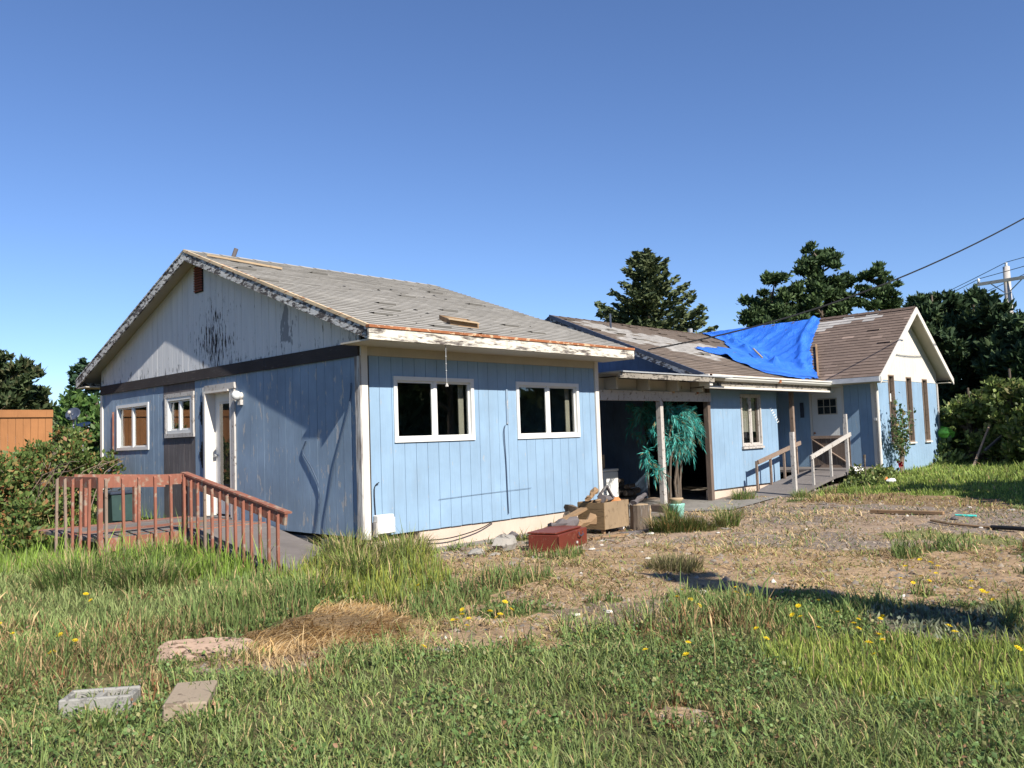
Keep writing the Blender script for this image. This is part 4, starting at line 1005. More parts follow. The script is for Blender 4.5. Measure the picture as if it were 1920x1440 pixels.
# ------------------------------------------------------------------ cedar fence at left
fn = thing('cedar_fence', (-4, 11, -.3), 'tall orange cedar board fence at far left behind the bush', 'fence')
for k in range(60):
    xx = -.20-.145*(k+1); MB().box(xx+.003, xx+.142, 11.0, 11.02, -.3, 2.06+random.uniform(-.006, .006)).build('fence_board', M_cedar, fn)
for k in range(5):
    xx = -.20-2.1*k; MB().box(xx-.10, xx, 11.021, 11.12, -.3, 2.15).build('post', M_cedar, fn)
    if k < 4: MB().box(xx-2.1, xx-.0, 10.965, 10.998, 2.02, 2.155).build('cap_rail', M_cedar, fn); MB().box(xx-2.1, xx, 10.97, 11.1, 2.157, 2.18).build('top_board', M_cedar, fn)

# ------------------------------------------------------------------ debris by the wall
M_crate = weathered('old_crate_planks', (.20, .13, .065), (.11, .07, .04), .32, (3, 3, 14), 2.2, .25, .9, (4, 4, 60), .6, .1)
M_crate_front = weathered('old_crate_plywood', (.25, .18, .11), (.15, .10, .06), .36, (2, 2, 2), 4, .2, .9, (30, 30, 4), .4, .15)
cr = thing('wooden_crate', (4.0, -.75, -.3), 'square plywood crate on short feet beside the porch corner, heaped with scrap wood', 'crate')
ca = rad(3); cc = (4.05, -.76)
for nm, q, m in (('front_panel', (-.33, .33, -.25, -.235), M_crate_front), ('back_panel', (-.33, .33, .235, .25), M_tanwood), ('side_panel', (-.345, -.33, -.25, .25), None), ('side_panel', (.33, .345, -.25, .25), M_tanwood), ('floor', (-.33, .33, -.235, .235), M_tanwood)):
    if nm == 'side_panel' and m is None:
        for k in range(4): rbox(MB(), cc, ca, -.345, -.331, -.25, .25, -.22+k*.102, -.22+k*.102+.098).build('side_slat', M_crate, cr)
        continue
    z1 = -.2 if nm == 'floor' else .19
    rbox(MB(), cc, ca, *q, -.22, z1).build(nm, m, cr)
for sx, sy in ((-.3, -.2), (.26, -.2), (-.3, .17), (.26, .17)): rbox(MB(), cc, ca, sx, sx+.05, sy, sy+.05, -.31, -.221).build('foot', M_tanwood, cr)
def plank(a, b, w_, h, m, label, name='scrap_plank', group=None):
    c = (Vector(a)+Vector(b))/2
    o = MB().beam(a, b, w_, h).build(name, m, loc=tuple(c), bevel=.004); return tag(o, label, 'plank', group)
def jag(a, b, r, m, label, name='split_log', cat='log', n=7, seg=5):
    a = Vector(a); b = Vector(b); mb = MB(); pts = []; rs = []
    for i in range(seg+1):
        t = i/seg; pts.append(a.lerp(b, t)+Vector((random.uniform(-.1, .1), random.uniform(-.1, .1), random.uniform(-.1, .1)))*r); rs.append(r*random.uniform(.55, 1.2))
    mb.tube(pts, rs, n)
    mb.v = [tuple(Vector(v)+Vector([random.uniform(-.28, .28)*r for _ in range(3)])) for v in mb.v]
    return tag(mb.build(name, m, loc=tuple((a+b)/2)), label, cat)
jag((3.65, -.80, .25), (4.05, -.62, .36), .06, M_tanwood, 'pale splintered wood chunk on left side of the crate heap', 'wood_chunk', 'wood scrap')
jag((3.9, -.85, .24), (4.42, -.66, .20), .07, M_greywood, 'flat grey brown slab of wood lying across the crate top', 'wood_chunk', 'wood scrap')
plank((4.0, -.7, .24), (4.12, -.78, .42), .05, .03, M_greywood, 'short grey stick leaning upward out of the crate heap')
plank((4.12, -.78, .42), (4.28, -.78, .22), .05, .03, M_greywood, 'short grey stick sloping down to right on the crate heap')
jag((3.75, -.85, .2), (4.1, -.80, .22), .04, M_tanwood, 'thin tan offcut along front edge of the crate top', 'wood_chunk', 'wood scrap')
plank((2.35, -.75, -.22), (3.62, -.72, .10), .13, .04, M_tanwood, 'long tan plank sloping from the red box up against the crate')
jag((2.75, -1.05, -.12), (3.35, -1.10, -.02), .085, M_tanwood, 'thick split tan log lying behind the red steel box')
jag((2.5, -1.0, -.05), (2.95, -1.12, -.02), .07, M_greywood, 'short dark split log leaning against the red box')
jag((3.45, -.55, -.1), (3.6, -.5, .12), .10, M_bark, 'upright brown log end between plank and crate')
# red steel box
rd = thing('red_steel_box', (2.3, -1.35, -.3), 'rusty red steel box with its flat lid ajar, on the ground by the foundation', 'metal box')
cr2 = (2.30, -1.32); ra = rad(17)
rbox(MB(), cr2, ra, -.50, .50, -.22, .22, -.30, -.075).build('body', M_redbox, rd, bevel=.006)
rbox(MB(), (cr2[0]-.02, cr2[1]+.03), ra, -.47, .42, -.21, .21, -.065, -.045).build('lid', M_redbox, rd, bevel=.004)
rbox(MB(), cr2, ra, -.51, -.16, -.235, -.222, -.30, -.09).build('front_plate', M_redbox, rd)
p = rot2(.13, -.25, ra, cr2); q = rot2(.27, -.25, ra, cr2)
MB().tube([(p[0], p[1], -.10), (p[0], p[1]-.01, -.14), ((p[0]+q[0])/2, (p[1]+q[1])/2-.01, -.16), (q[0], q[1]-.01, -.14), (q[0], q[1], -.10)], .009, 6).build('handle', M_darkmetal, rd)
p = rot2(.1, -.228, ra, cr2); MB().box(p[0]-.015, p[0]+.015, p[1]-.012, p[1]+.008, -.25, -.22).build('latch', M_oldwhite, rd)
# stump, concrete lumps, tyre rim, pot, block
st = thing('stump', (4.52, -1.12, -.3), 'upright barky log stump between the crate and porch post', 'stump')
MB().lathe((4.52, -1.12, -.32), [(.17, 0), (.16, .15), (.155, .30), (.16, .42)], 14).build('bark', M_bark, st)
MB().lathe((4.52, -1.12, .101), [(.14, 0), (.13, .008)], 14).build('cut_top', M_palewood, st)
jag((4.38, -1.1, .14), (4.78, -1.05, .24), .05, M_greywood, 'pale split log lying on top of the upright stump')
jag((4.72, -1.15, -.28), (4.75, -1.12, .06), .05, M_palewood, 'thin pale log standing against right side of the stump')
jag((4.30, -.88, .05), (4.38, -.72, .16), .10, flat('orange_bark', (.48, .20, .07), .8, .4, 12), 'orange brown curled bark lump behind the crate', 'bark_lump', 'wood scrap')
jag((4.22, -.95, -.22), (4.36, -.92, -.18), .06, M_vinyl, 'crumpled white plastic lump on the ground between crate and stump', 'plastic_scrap', 'scrap')
def lump(loc, s, m, name, label, cat, seed=0):
    r_ = random.Random(seed); vs = []; fs = []; n = 8
    for i in range(5):
        ph = math.pi*i/4
        for k in range(n):
            a = 2*math.pi*k/n; q = r_.uniform(.75, 1.15)
            vs.append((loc[0]+s[0]*math.sin(ph)*math.cos(a)*q, loc[1]+s[1]*math.sin(ph)*math.sin(a)*q, loc[2]+s[2]*(1-math.cos(ph))*.5*r_.uniform(.85, 1.1)))
    for i in range(4):
        for k in range(n): fs.append((i*n+k, i*n+(k+1) % n, (i+1)*n+(k+1) % n, (i+1)*n+k))
    return tag(MB().add(vs, fs).build(name, m, loc=loc), label, cat)
M_lconc = weathered('pale_broken_concrete', (.30, .28, .25), (.16, .15, .14), .35, (1, 1, 1), 9, .2, .95)
lump((1.62, -.95, -.31), (.22, .15, .24), M_lconc, 'concrete_lump', 'broken pale concrete lump leaning beside left end of the red box', 'rubble', 3)
lump((1.10, -.95, -.31), (.14, .1, .12), M_lconc, 'concrete_lump', 'small pale concrete lump by the foundation, leftmost of the rubble', 'rubble', 5)
lump((1.25, -1.12, -.31), (.15, .06, .05), M_lconc, 'concrete_lump', 'flat pale concrete sliver in front of the small lump', 'rubble', 6)
jag((1.72, -.80, -.25), (1.86, -.92, -.08), .06, M_greywood, 'short dark stick end poking up between rubble and red box', 'wood_chunk', 'wood scrap')
plank((3.1, -1.25, -.28), (3.75, -1.42, -.27), .09, .04, M_tanwood, 'short orange-brown board flat on ground in front of the crate')
plank((3.7, -1.35, -.27), (4.55, -1.48, -.27), .10, .05, M_greywood, 'weathered grey board flat on the ground below the stump')
pt_ = thing('flower_pot', (6.20, -.72, -.3), 'mint green pot with a clay pot inside by the turquoise plant', 'pot')
MB().lathe((6.20, -.72, -.3), [(.10, 0), (.12, .12), (.14, .25), (.145, .27)], 18).build('body', flat('mint_glaze', (.25, .50, .42), .35, .08), pt_, smooth=True)
MB().lathe((6.22, -.70, -.04), [(.08, 0), (.10, .06), (.13, .09), (.12, .11)], 16).build('clay_pot', M_palewood, pt_, smooth=True)

# ------------------------------------------------------------------ foreground things
lg = thing('rotten_log', (-3.5, -2.88, -.3), 'split weathered pink-grey rotten log half buried beside the straw heap', 'log')
def rough_bar(a, b, w_, h, m, name, parent, seed):
    r_ = random.Random(seed); a = Vector(a); b = Vector(b); d = (b-a).normalized(); s = d.cross(Vector((0, 0, 1))).normalized(); n = 14; k = 9; vs = []; fs = []
    prof = [r_.uniform(.85, 1.1) for _ in range(k)]
    for i in range(n):
        c = a.lerp(b, i/(n-1)); e = min(1, .45+2.2*min(i, n-1-i)/(n-1)*2)
        for j in range(k):
            an = math.pi*j/(k-1); q = prof[j]*r_.uniform(.93, 1.06)*(e if j not in (0, k-1) else 1)
            vs.append(c+s*math.cos(an)*w_/2*q+Vector((0, 0, math.sin(an)*h*q)))
    for i in range(n-1):
        for j in range(k-1): fs.append((i*k+j, i*k+j+1, (i+1)*k+j+1, (i+1)*k+j))
    fs.append(tuple(range(k))[::-1]); fs.append(tuple((n-1)*k+j for j in range(k)))
    return MB().add(vs, fs).build(name, m, parent)
M_rot = weathered('pink_grey_rotten_wood', (.34, .24, .18), (.13, .08, .05), .38, (3, 3, 12), 3, .22, .95, (6, 6, 60), .9, .08)
rough_bar((-3.78, -2.55, -.33), (-3.20, -3.00, -.33), .17, .11, M_rot, 'split_half', lg, 1)
rough_bar((-3.88, -2.78, -.33), (-3.38, -3.22, -.33), .15, .13, M_rot, 'split_half', lg, 2)
rough_bar((-3.80, -2.62, -.27), (-3.45, -2.9, -.25), .07, .06, M_rot, 'splinter', lg, 3)
# hollow concrete block
def hollow(center, ang, L, Wd, Hh, z, label):
    t = thing('concrete_block', (*center, z), label, 'concrete block'); tw = .035
    shell = MB()
    for q in ((-L/2, L/2, -Wd/2, -Wd/2+tw), (-L/2, L/2, Wd/2-tw, Wd/2), (-L/2, -L/2+tw, -Wd/2+tw+.001, Wd/2-tw-.001), (L/2-tw, L/2, -Wd/2+tw+.001, Wd/2-tw-.001), (-.02, .02, -Wd/2+tw+.001, Wd/2-tw-.001)):
        rbox(MB(), center, ang, *q, z, z+Hh+random.uniform(-.008, .004)).build('web', M_conc2, t, bevel=.008)
    return t
M_conc2 = weathered('old_concrete_block', (.27, .26, .235), (.22, .21, .19), .35, (1, 1, 1), 12, .2, .95, (30, 30, 30), .7)
hollow((-4.58, -3.62), rad(-38), .40, .22, .17, -.38, 'grey hollow concrete block lying in foreground grass, left')
t = thing('sloped_slab', (-4.28, -4.12, -.32), 'tan square slab tilted in the grass at bottom, right of the hollow block', 'slab')
mb = MB(); rbox(mb, (-4.28, -4.12), rad(-36), -.11, .13, -.14, .24, -.40, -.205)
mb.v = [(x, y, z+(.05*((x+4.28)*.6+(y+4.12)) if z > -.3 else 0)) for x, y, z in mb.v]
mb.build('body', weathered('tan_stone_slab', (.27, .215, .155), (.18, .135, .095), .3, (1, 1, 1), 6, .15, .95), t, bevel=.01)

# lumber and hoses on the drive
plank((8.0, -3.40, -.22), (8.0, -4.55, -.21), .10, .05, M_tanwood, 'reddish tan board lying on the gravel drive at right')
tag(MB().tube([(7.2, -4.60, -.25), (7.0, -4.9, -.265), (6.85, -5.3, -.27), (6.75, -5.6, -.27)], .018, 6).build('garden_pole', M_tanwood, loc=(7, -5, -.27)), 'thin yellow-tan cane lying on the gravel right of the tan board', 'cane')
tag(MB().tube([(6.72, -5.55, -.26), (6.62, -5.85, -.25), (6.4, -6.4, -.25), (6.2, -6.9, -.25)], .03, 8).build('black_pipe', M_rubber, loc=(6.5, -6, -.27)), 'black plastic pipe lying on the gravel at right edge', 'pipe')
tag(MB().tube([(7.9, -4.75, -.23), (7.88, -4.9, -.23), (7.9, -5.05, -.23)], .02, 6).build('green_scrap', M_turq, loc=(7.9, -4.9, -.25)), 'flat teal plastic scrap on the gravel beyond the cane', 'scrap')
lump((7.5, -4.85, -.27), (.07, .06, .06), M_greywood, 'stone', 'small dark stone on the gravel beside the cane', 'stone', 9)
lump((8.9, -5.3, -.24), (.10, .06, .05), M_lconc, 'stone', 'pale stone at far edge of the gravel under the right lawn', 'stone', 10)
lump((13.2, -1.9, -.1), (.14, .10, .13), M_vinyl, 'plastic_bag', 'white crumpled plastic bag at the base of gabled wing wall', 'bag', 11)
tag(MB().lathe((13.35, -1.72, -.06), [(.04, 0), (.06, .05), (.05, .1)], 10).build('orange_cup', flat('orange_plastic', (.7, .18, .04), .5), loc=(13.35, -1.72, -.06)), 'small orange cup beside the white plastic bag near the wing', 'cup')
lump((19.9, -1.05, .75), (.35, .35, .38), flat('lime_green_foil', (.25, .62, .08), .4, .5, 9), 'garden_ball', 'lime green and blue patterned ball shape behind far corner of the wing', 'ball', 12)
MBt = MB().beam((18.0, -2.3, .02), (19.6, -2.35, 1.1), .05, .05); tag(MBt.build('leaning_pole', M_brownrail, loc=(18, -2.3, 0)), 'thin brown pole leaning into the right hedge, longer of two', 'pole')
tag(MB().beam((18.8, -2.4, .45), (20.0, -2.75, 1.0), .05, .05).build('leaning_pole', M_greywood, loc=(18.8, -2.4, .4)), 'short grey stick crossing the leaning pole in the hedge', 'pole')

# ------------------------------------------------------------------ utility pole and wires
az = rad(12.78); dd = 62
pc = Vector((CAM.x+dd*math.cos(az), CAM.y+dd*math.sin(az), 0)); topz = 1.22+dd*.159
up = thing('utility_pole', tuple(pc), 'grey wooden utility pole with crossarm and insulators behind trees at right', 'utility pole')
MB().tube([tuple(pc), (pc.x, pc.y, topz)], [.27, .20], 12).build('pole', M_polewood, up, smooth=True)
sdir = Vector((math.sin(az), -math.cos(az), 0)); sdir = (sdir+Vector((-.35, 0, 0))).normalized()
ca_ = Vector((pc.x, pc.y, topz-.9)); MB().beam(tuple(ca_-sdir*1.75-Vector((.25, 0, 0))), tuple(ca_+sdir*1.75-Vector((.25, 0, 0))), .14, .20).build('crossarm', M_polewood, up)
for s_ in (-1, 1): MB().beam(tuple(ca_-Vector((.25, 0, .9))), tuple(ca_+sdir*s_*.9-Vector((.25, 0, .1))), .04, .06).build('brace', M_metalgrey, up)
for q in (-1.65, 0.02, 1.5):
    p = ca_+sdir*q+Vector((-.25, 0, .1)) if q != 0.02 else Vector((pc.x, pc.y, topz))
    MB().lathe(tuple(p), [(.05, 0), (.10, .08), (.06, .14), (.10, .2), (.05, .28)], 10).build('insulator', M_vinyl, up, smooth=True)
MB().beam((pc.x, pc.y, topz-3.4), (pc.x+sdir.x*1.1, pc.y+sdir.y*1.1, topz-3.3), .06, .08).build('bracket', M_polewood, up)
MB().lathe((pc.x+sdir.x*1.1, pc.y+sdir.y*1.1, topz-3.7), [(.1, 0), (.16, .1), (.16, .7), (.06, .95)], 10).build('cutout_switch', M_metalgrey, up)
ldir = Vector((-.80, -.60, 0)).normalized()
def span(a, b, sag, r, label, name='power_line', seg=28, m=M_rubber):
    a, b = Vector(a), Vector(b); P = [a.lerp(b, i/seg)-Vector((0, 0, 4*sag*(i/seg)*(1-i/seg))) for i in range(seg+1)]
    return tag(MB().tube(P, r, 5).build(name, m, loc=tuple(a)), label, 'cable')
for i, (q, zz, lb) in enumerate(((-1.65, -.5, 'thin power line from left end of the crossarm'), (0.0, .28, 'thin power line from top of the utility pole'), (1.5, -.5, 'thin power line from right end of the crossarm'))):
    a = Vector((pc.x, pc.y, topz+zz))+sdir*q
    near = Vector((4, -40, 11.5+.1*i))+sdir*q; span(a, near, 1.0, .022, lb+' towards the road')
    span(a, a+Vector((45, 40, -.5)), 1.0, .022, lb+' going away behind the trees')
for i, zz in enumerate((-5.6, -6.6, -7.0)):
    a = Vector((pc.x, pc.y, topz+zz)); span(a, Vector((4, -40, 7.6-.5*i)), .8, .03 if i else .02, 'low cable on the utility pole, %s of three' % ('highest', 'middle', 'lowest')[i])
span((8.5, 1.30, 3.02), (22.17, -9.58, 11.3), 1.45, .018, 'thick black service cable rising from the rear roof edge to upper right', 'service_cable', 40)

up2 = thing('utility_pole', (22.3, -9.7, 0), 'wooden pole outside the right edge that carries the black service cable', 'utility pole')
MB().tube([(22.3, -9.7, 0), (22.3, -9.7, 11.6)], [.17, .12], 10).build('pole', M_polewood, up2)
MB().lathe((22.2, -9.6, 11.25), [(.02, 0), (.05, .03), (.02, .1)], 8).build('insulator', M_vinyl, up2)

# ------------------------------------------------------------------ foliage tools
def leaf_cloud(P, size, cols, seed=0, stretch=1.7, up=0.4, dirs=None, droop=0.0):
    """one kite-shaped leaf (2 triangles) per point, random attitude"""
    r_ = np.random.default_rng(seed); n = len(P)
    d = r_.normal(size=(n, 3)) if dirs is None else dirs+r_.normal(size=(n, 3))*.45
    d[:, 2] -= droop
    d /= np.linalg.norm(d, axis=1)[:, None]+1e-9
    t = r_.normal(size=(n, 3)); t[:, 2] += up*0; s = np.cross(d, t); s /= np.linalg.norm(s, axis=1)[:, None]+1e-9
    sz = (size*r_.uniform(.6, 1.3, n))[:, None]
    L = d*sz*stretch*.5; S = s*sz*.5
    nrm = np.cross(d, s)*sz*.12
    V = np.stack([P-L, P+S+nrm, P+L, P-S+nrm], 1).reshape(-1, 3)
    b = np.arange(n)*4; F = np.concatenate([np.stack([b, b+1, b+2], 1), np.stack([b, b+2, b+3], 1)])
    cols = np.asarray(cols)
    return V, F, np.concatenate([cols, cols])
def pick(n, pal, r_, var=.25):
    w_ = np.array([p[0] for p in pal], float); w_ /= w_.sum(); i = r_.choice(len(pal), n, p=w_)
    return np.array([p[1] for p in pal])[i]*r_.uniform(1-var, 1+var, (n, 1))
def spruce(base, H, Rm, seed, label, group=None, pal=None, nb=95, leaf=.17, per=90):
    r_ = np.random.default_rng(seed); pal = pal or [(5, (.05, .075, .035)), (3, (.075, .10, .045)), (2, (.035, .055, .03))]
    t = thing('spruce_tree', base, label, 'tree', group); b = np.array(base)
    MB().tube([base, (b[0], b[1], b[2]+H*.5), (b[0], b[1], b[2]+H)], [H*.022, H*.013, .02], 8).build('trunk', M_bark, t)
    P = []; Dd = []; tb = MB()
    for i in range(nb):
        h = H*(.06+.93*(i/nb)**.9); f = 1-h/H; L = Rm*(f**.8)*r_.uniform(.62, 1.22)+.15; a = r_.uniform(0, 6.283)
        dip = -.25+.75*(h/H)+r_.uniform(-.1, .1)
        d0 = np.array([math.cos(a), math.sin(a), dip*.55])
        m_ = int(per*(L/Rm)+14); s = r_.uniform(.05, 1, m_)**.75
        tip = .22*L*s**2.4
        c = b+np.array([0, 0, h])+d0*(L*s)[:, None]; c[:, 2] += tip
        wd = (L*.16*(1.15-s)+.06)[:, None]
        side = np.array([-math.sin(a), math.cos(a), 0])
        off = side*r_.normal(size=(m_, 1))*wd*1.1; off[:, 2] += -np.abs(r_.normal(size=m_))*.10*(1-.3*s)*Rm/3
        P.append(c+off); dv = np.tile(d0*1.0, (m_, 1)); dv[:, 2] += .25; Dd.append(dv+np.sign(r_.normal(size=(m_, 1)))*side*.6)
        if i % 2 == 0: tb.tube([tuple(b+np.array([0, 0, h])), tuple(b+np.array([0, 0, h])+d0*L*.85)], [.035*(f+.25), .008], 4)
    tb.build('limbs', M_bark, t)
    P = np.concatenate(P); Dd = np.concatenate(Dd); V, F, cc = leaf_cloud(P, leaf, pick(len(P), pal, r_, .3), seed, 2.2, dirs=Dd, droop=.15)
    fast_mesh('crown', V, F, cc, M_needle, t)
def pine(base, H, lobes, seed, label, group=None, pal=None, leaf=.20, per=420, cat='tree', name='pine_tree', trunk_lean=0, mat_=None, barkr=.02):
    """irregular tree: list of lobes (dx, dy, h, rx, rz) of needle tufts on bent limbs"""
    r_ = np.random.default_rng(seed); pal = pal or [(5, (.045, .075, .030)), (3, (.065, .105, .036)), (2, (.085, .125, .045))]
    t = thing(name, base, label, cat, group); b = np.array(base)
    MB().tube([base, (b[0]+trunk_lean*.4, b[1], b[2]+H*.45), (b[0]+trunk_lean, b[1], b[2]+H*.92)], [H*barkr, H*barkr*.7, .03], 8).build('trunk', M_bark, t)
    P = []; Dd = []; tb = MB()
    for (dx, dy, h, rx, rz) in lobes:
        c = b+np.array([dx, dy, h]); n = int(per*(rx*rx+rz*rx)*1.0)
        k = max(7, int(7*rx*rz)+4)
        for j in range(k):     # sub-clumps
            q = r_.normal(size=3); q /= np.linalg.norm(q); q[2] = q[2]*.9; sc = c+q*np.array([rx, rx, rz])*r_.uniform(.45, 1.0); rr = rx*r_.uniform(.34, .58)
            m_ = max(20, n//k); v = r_.normal(size=(m_, 3)); v /= np.linalg.norm(v, axis=1)[:, None]
            v *= (.35+.42*np.abs(r_.normal(size=(m_, 1)))); v[:, 2] *= .66
            P.append(sc+v*rr); Dd.append(v+np.array([0, 0, .6]))
        h0 = max(.1*H, h-rz-abs(dx)*.3); p0 = b+np.array([trunk_lean*h0/H, 0, h0]); tb.tube([tuple(p0), tuple(p0*.5+c*.5-np.array([0, 0, .1*rx])), tuple(c)], [.05+.03*rx, .05, .02], 5)
    tb.build('limbs', M_bark, t)
    P = np.concatenate(P); Dd = np.concatenate(Dd); V, F, cc = leaf_cloud(P, leaf, pick(len(P), pal, r_, .32), seed, 2.4 if mat_ is None else 1.7, dirs=Dd)
    fast_mesh('crown', V, F, cc, mat_ or M_needle, t)
def at(azd, dist, z=0.0): a = rad(azd); return (CAM.x+dist*math.cos(a), CAM.y+dist*math.sin(a), z)
# spruce behind the rear house
spruce(at(34.3, 42, -.2), 10.6, 5.3, 3, 'tall olive spruce with upswept limbs rising behind the middle of the rear roof', nb=170, leaf=.15, per=270, pal=[(5, (.075, .095, .040)), (3, (.105, .125, .055)), (2, (.05, .07, .035))])
# shore pines and the dark evergreens: lobes given as (sideways, height, radius)
def lob(w_, H, n, seed, z0=.35, taper=.5, k=1.0):
    r_ = np.random.default_rng(seed); L = []
    for i in range(n):
        f = (i+.5)/n; h = H*(z0+(1-z0)*f*.94); rad_ = w_*(1-taper*f)*r_.uniform(.75, 1.1)
        a = r_.uniform(0, 6.283); q = rad_*r_.uniform(.35, .75)
        L.append((math.cos(a)*q, math.sin(a)*q, h, max(.5, rad_*.55)*k, max(.35, rad_*.34)*k))
    return L
def side(azd, L, deep, seed):
    a = rad(azd); r_ = np.random.default_rng(seed)
    return [(math.sin(a)*l+math.cos(a)*d, -math.cos(a)*l+math.sin(a)*d, h, q*1.5, q*1.2) for (l, h, q), d in zip(L, r_.uniform(-deep, deep, len(L)))]
PA= [(-1.18, 7.55, 0.45), (-1.02, 6.95, 0.47), (-0.35, 8.04, 0.5), (0.2, 8.66, 0.42), (0.89, 8.32, 0.39), (0.06, 7.37, 0.53), (0.72, 7.54, 0.53), (-0.24, 6.7, 0.53), (0.81, 6.7, 0.53), (-0.64, 6.54, 0.47)]
PB= [(-0.26, 10.41, 0.32), (-0.42, 9.86, 0.4), (-0.73, 9.47, 0.4), (0.56, 10.32, 0.32), (0.86, 9.67, 0.4), (0.26, 9.51, 0.43), (1.16, 8.64, 0.4), (-0.16, 8.86, 0.54), (0.46, 8.38, 0.51), (-0.47, 8.05, 0.59), (0.94, 7.78, 0.48), (1.34, 7.28, 0.32), (-1.01, 7.82, 0.43), (0.15, 7.44, 0.54), (-0.78, 7.1, 0.54), (0.9, 7.09, 0.38)]
PC= [(-0.08, 9.13, 0.33), (-0.6, 8.9, 0.33), (0.39, 8.52, 0.36), (-0.18, 8.3, 0.44), (-0.88, 8.04, 0.36), (-0.08, 7.74, 0.44), (0.59, 7.75, 0.36), (-0.61, 7.46, 0.38), (0.27, 7.29, 0.38), (-1.19, 7.62, 0.27)]
D1_= [(-0.36, 5.83, 0.47), (-0.54, 5.34, 0.39), (-0.44, 4.92, 0.46), (-0.52, 4.3, 0.4), (-0.57, 3.84, 0.47), (-0.61, 3.31, 0.47), (-0.67, 2.9, 0.44), (-0.56, 2.4, 0.36), (-0.67, 1.95, 0.41), (-0.61, 1.49, 0.37), (-0.01, 5.61, 0.47), (-0.03, 5.2, 0.47), (-0.07, 4.63, 0.4), (-0.15, 4.15, 0.44), (-0.18, 3.71, 0.39), (-0.21, 3.27, 0.47), (-0.12, 2.75, 0.44), (-0.3, 2.17, 0.41), (-0.19, 1.81, 0.39), (-0.3, 1.2, 0.4), (0.41, 5.45, 0.46), (0.37, 5.1, 0.45), (0.29, 4.6, 0.46), (0.4, 4.14, 0.35), (0.34, 3.59, 0.37), (0.27, 3.21, 0.43), (0.24, 2.61, 0.35), (0.24, 2.2, 0.41), (0.15, 1.67, 0.42), (0.18, 1.3, 0.37)]
D2_= [(-0.51, 5.61, 0.42), (-0.53, 5.06, 0.42), (-0.49, 4.57, 0.48), (-0.5, 4.18, 0.37), (-0.52, 3.64, 0.46), (-0.58, 3.14, 0.45), (-0.66, 2.67, 0.39), (-0.66, 2.06, 0.46), (-0.62, 1.62, 0.35), (-0.74, 1.16, 0.48), (-0.04, 5.39, 0.47), (-0.07, 4.87, 0.43), (-0.07, 4.4, 0.42), (-0.17, 3.86, 0.49), (-0.07, 3.47, 0.44), (-0.11, 3.04, 0.46), (-0.27, 2.39, 0.38), (-0.14, 2.03, 0.42), (-0.2, 1.4, 0.45), (0.47, 5.4, 0.45), (0.36, 4.82, 0.46), (0.33, 4.36, 0.36), (0.39, 3.89, 0.39), (0.31, 3.39, 0.44), (0.33, 2.97, 0.39), (0.22, 2.52, 0.42), (0.24, 1.92, 0.44), (0.22, 1.42, 0.44), (0.75, 5.15, 0.35), (0.81, 4.59, 0.42), (0.84, 4.29, 0.49), (0.67, 3.66, 0.39), (0.69, 3.31, 0.35), (0.71, 2.71, 0.36), (0.66, 2.33, 0.48), (0.55, 1.79, 0.47), (0.59, 1.29, 0.46)]
D3_= [(-0.63, 4.07, 0.39), (-0.62, 3.63, 0.5), (-0.69, 3.11, 0.5), (-0.81, 2.6, 0.4), (-0.72, 2.23, 0.43), (-0.87, 1.64, 0.4), (-0.84, 1.15, 0.42), (-0.17, 4.27, 0.5), (-0.22, 3.71, 0.47), (-0.32, 3.31, 0.5), (-0.25, 2.87, 0.4), (-0.39, 2.33, 0.39), (-0.35, 1.9, 0.48), (-0.45, 1.31, 0.41), (0.12, 4.43, 0.48), (0.11, 3.93, 0.51), (0.11, 3.38, 0.44), (0.09, 2.85, 0.37), (0.05, 2.45, 0.46), (0.08, 2.05, 0.37), (-0.03, 1.51, 0.47), (0.62, 4.26, 0.42), (0.56, 3.92, 0.49), (0.59, 3.3, 0.47), (0.56, 2.89, 0.48), (0.44, 2.39, 0.47), (0.46, 1.9, 0.46), (0.38, 1.56, 0.41), (0.33, 0.94, 0.44)]
OK1= [(-0.49, 6.04, 0.6), (-0.46, 5.51, 0.59), (-0.44, 4.92, 0.58), (-0.44, 4.36, 0.47), (-0.53, 3.58, 0.55), (-0.59, 2.94, 0.54), (-0.04, 6.42, 0.53), (0.08, 5.71, 0.6), (0.08, 5.2, 0.58), (-0.09, 4.44, 0.61), (-0.04, 3.77, 0.51), (0.01, 3.15, 0.55), (0.47, 6.18, 0.48), (0.47, 5.54, 0.55), (0.42, 4.95, 0.62), (0.44, 4.26, 0.45), (0.62, 3.71, 0.5), (0.45, 3.14, 0.53), (1.04, 5.85, 0.47), (0.99, 5.31, 0.61), (0.97, 4.55, 0.47), (1.08, 3.98, 0.55), (1.11, 3.38, 0.58), (1.68, 5.6, 0.56), (1.63, 4.92, 0.46), (1.7, 4.4, 0.62), (1.49, 3.81, 0.56), (1.61, 3.01, 0.51), (2.08, 4.65, 0.48), (2.24, 4.11, 0.45), (2.17, 3.48, 0.62)]

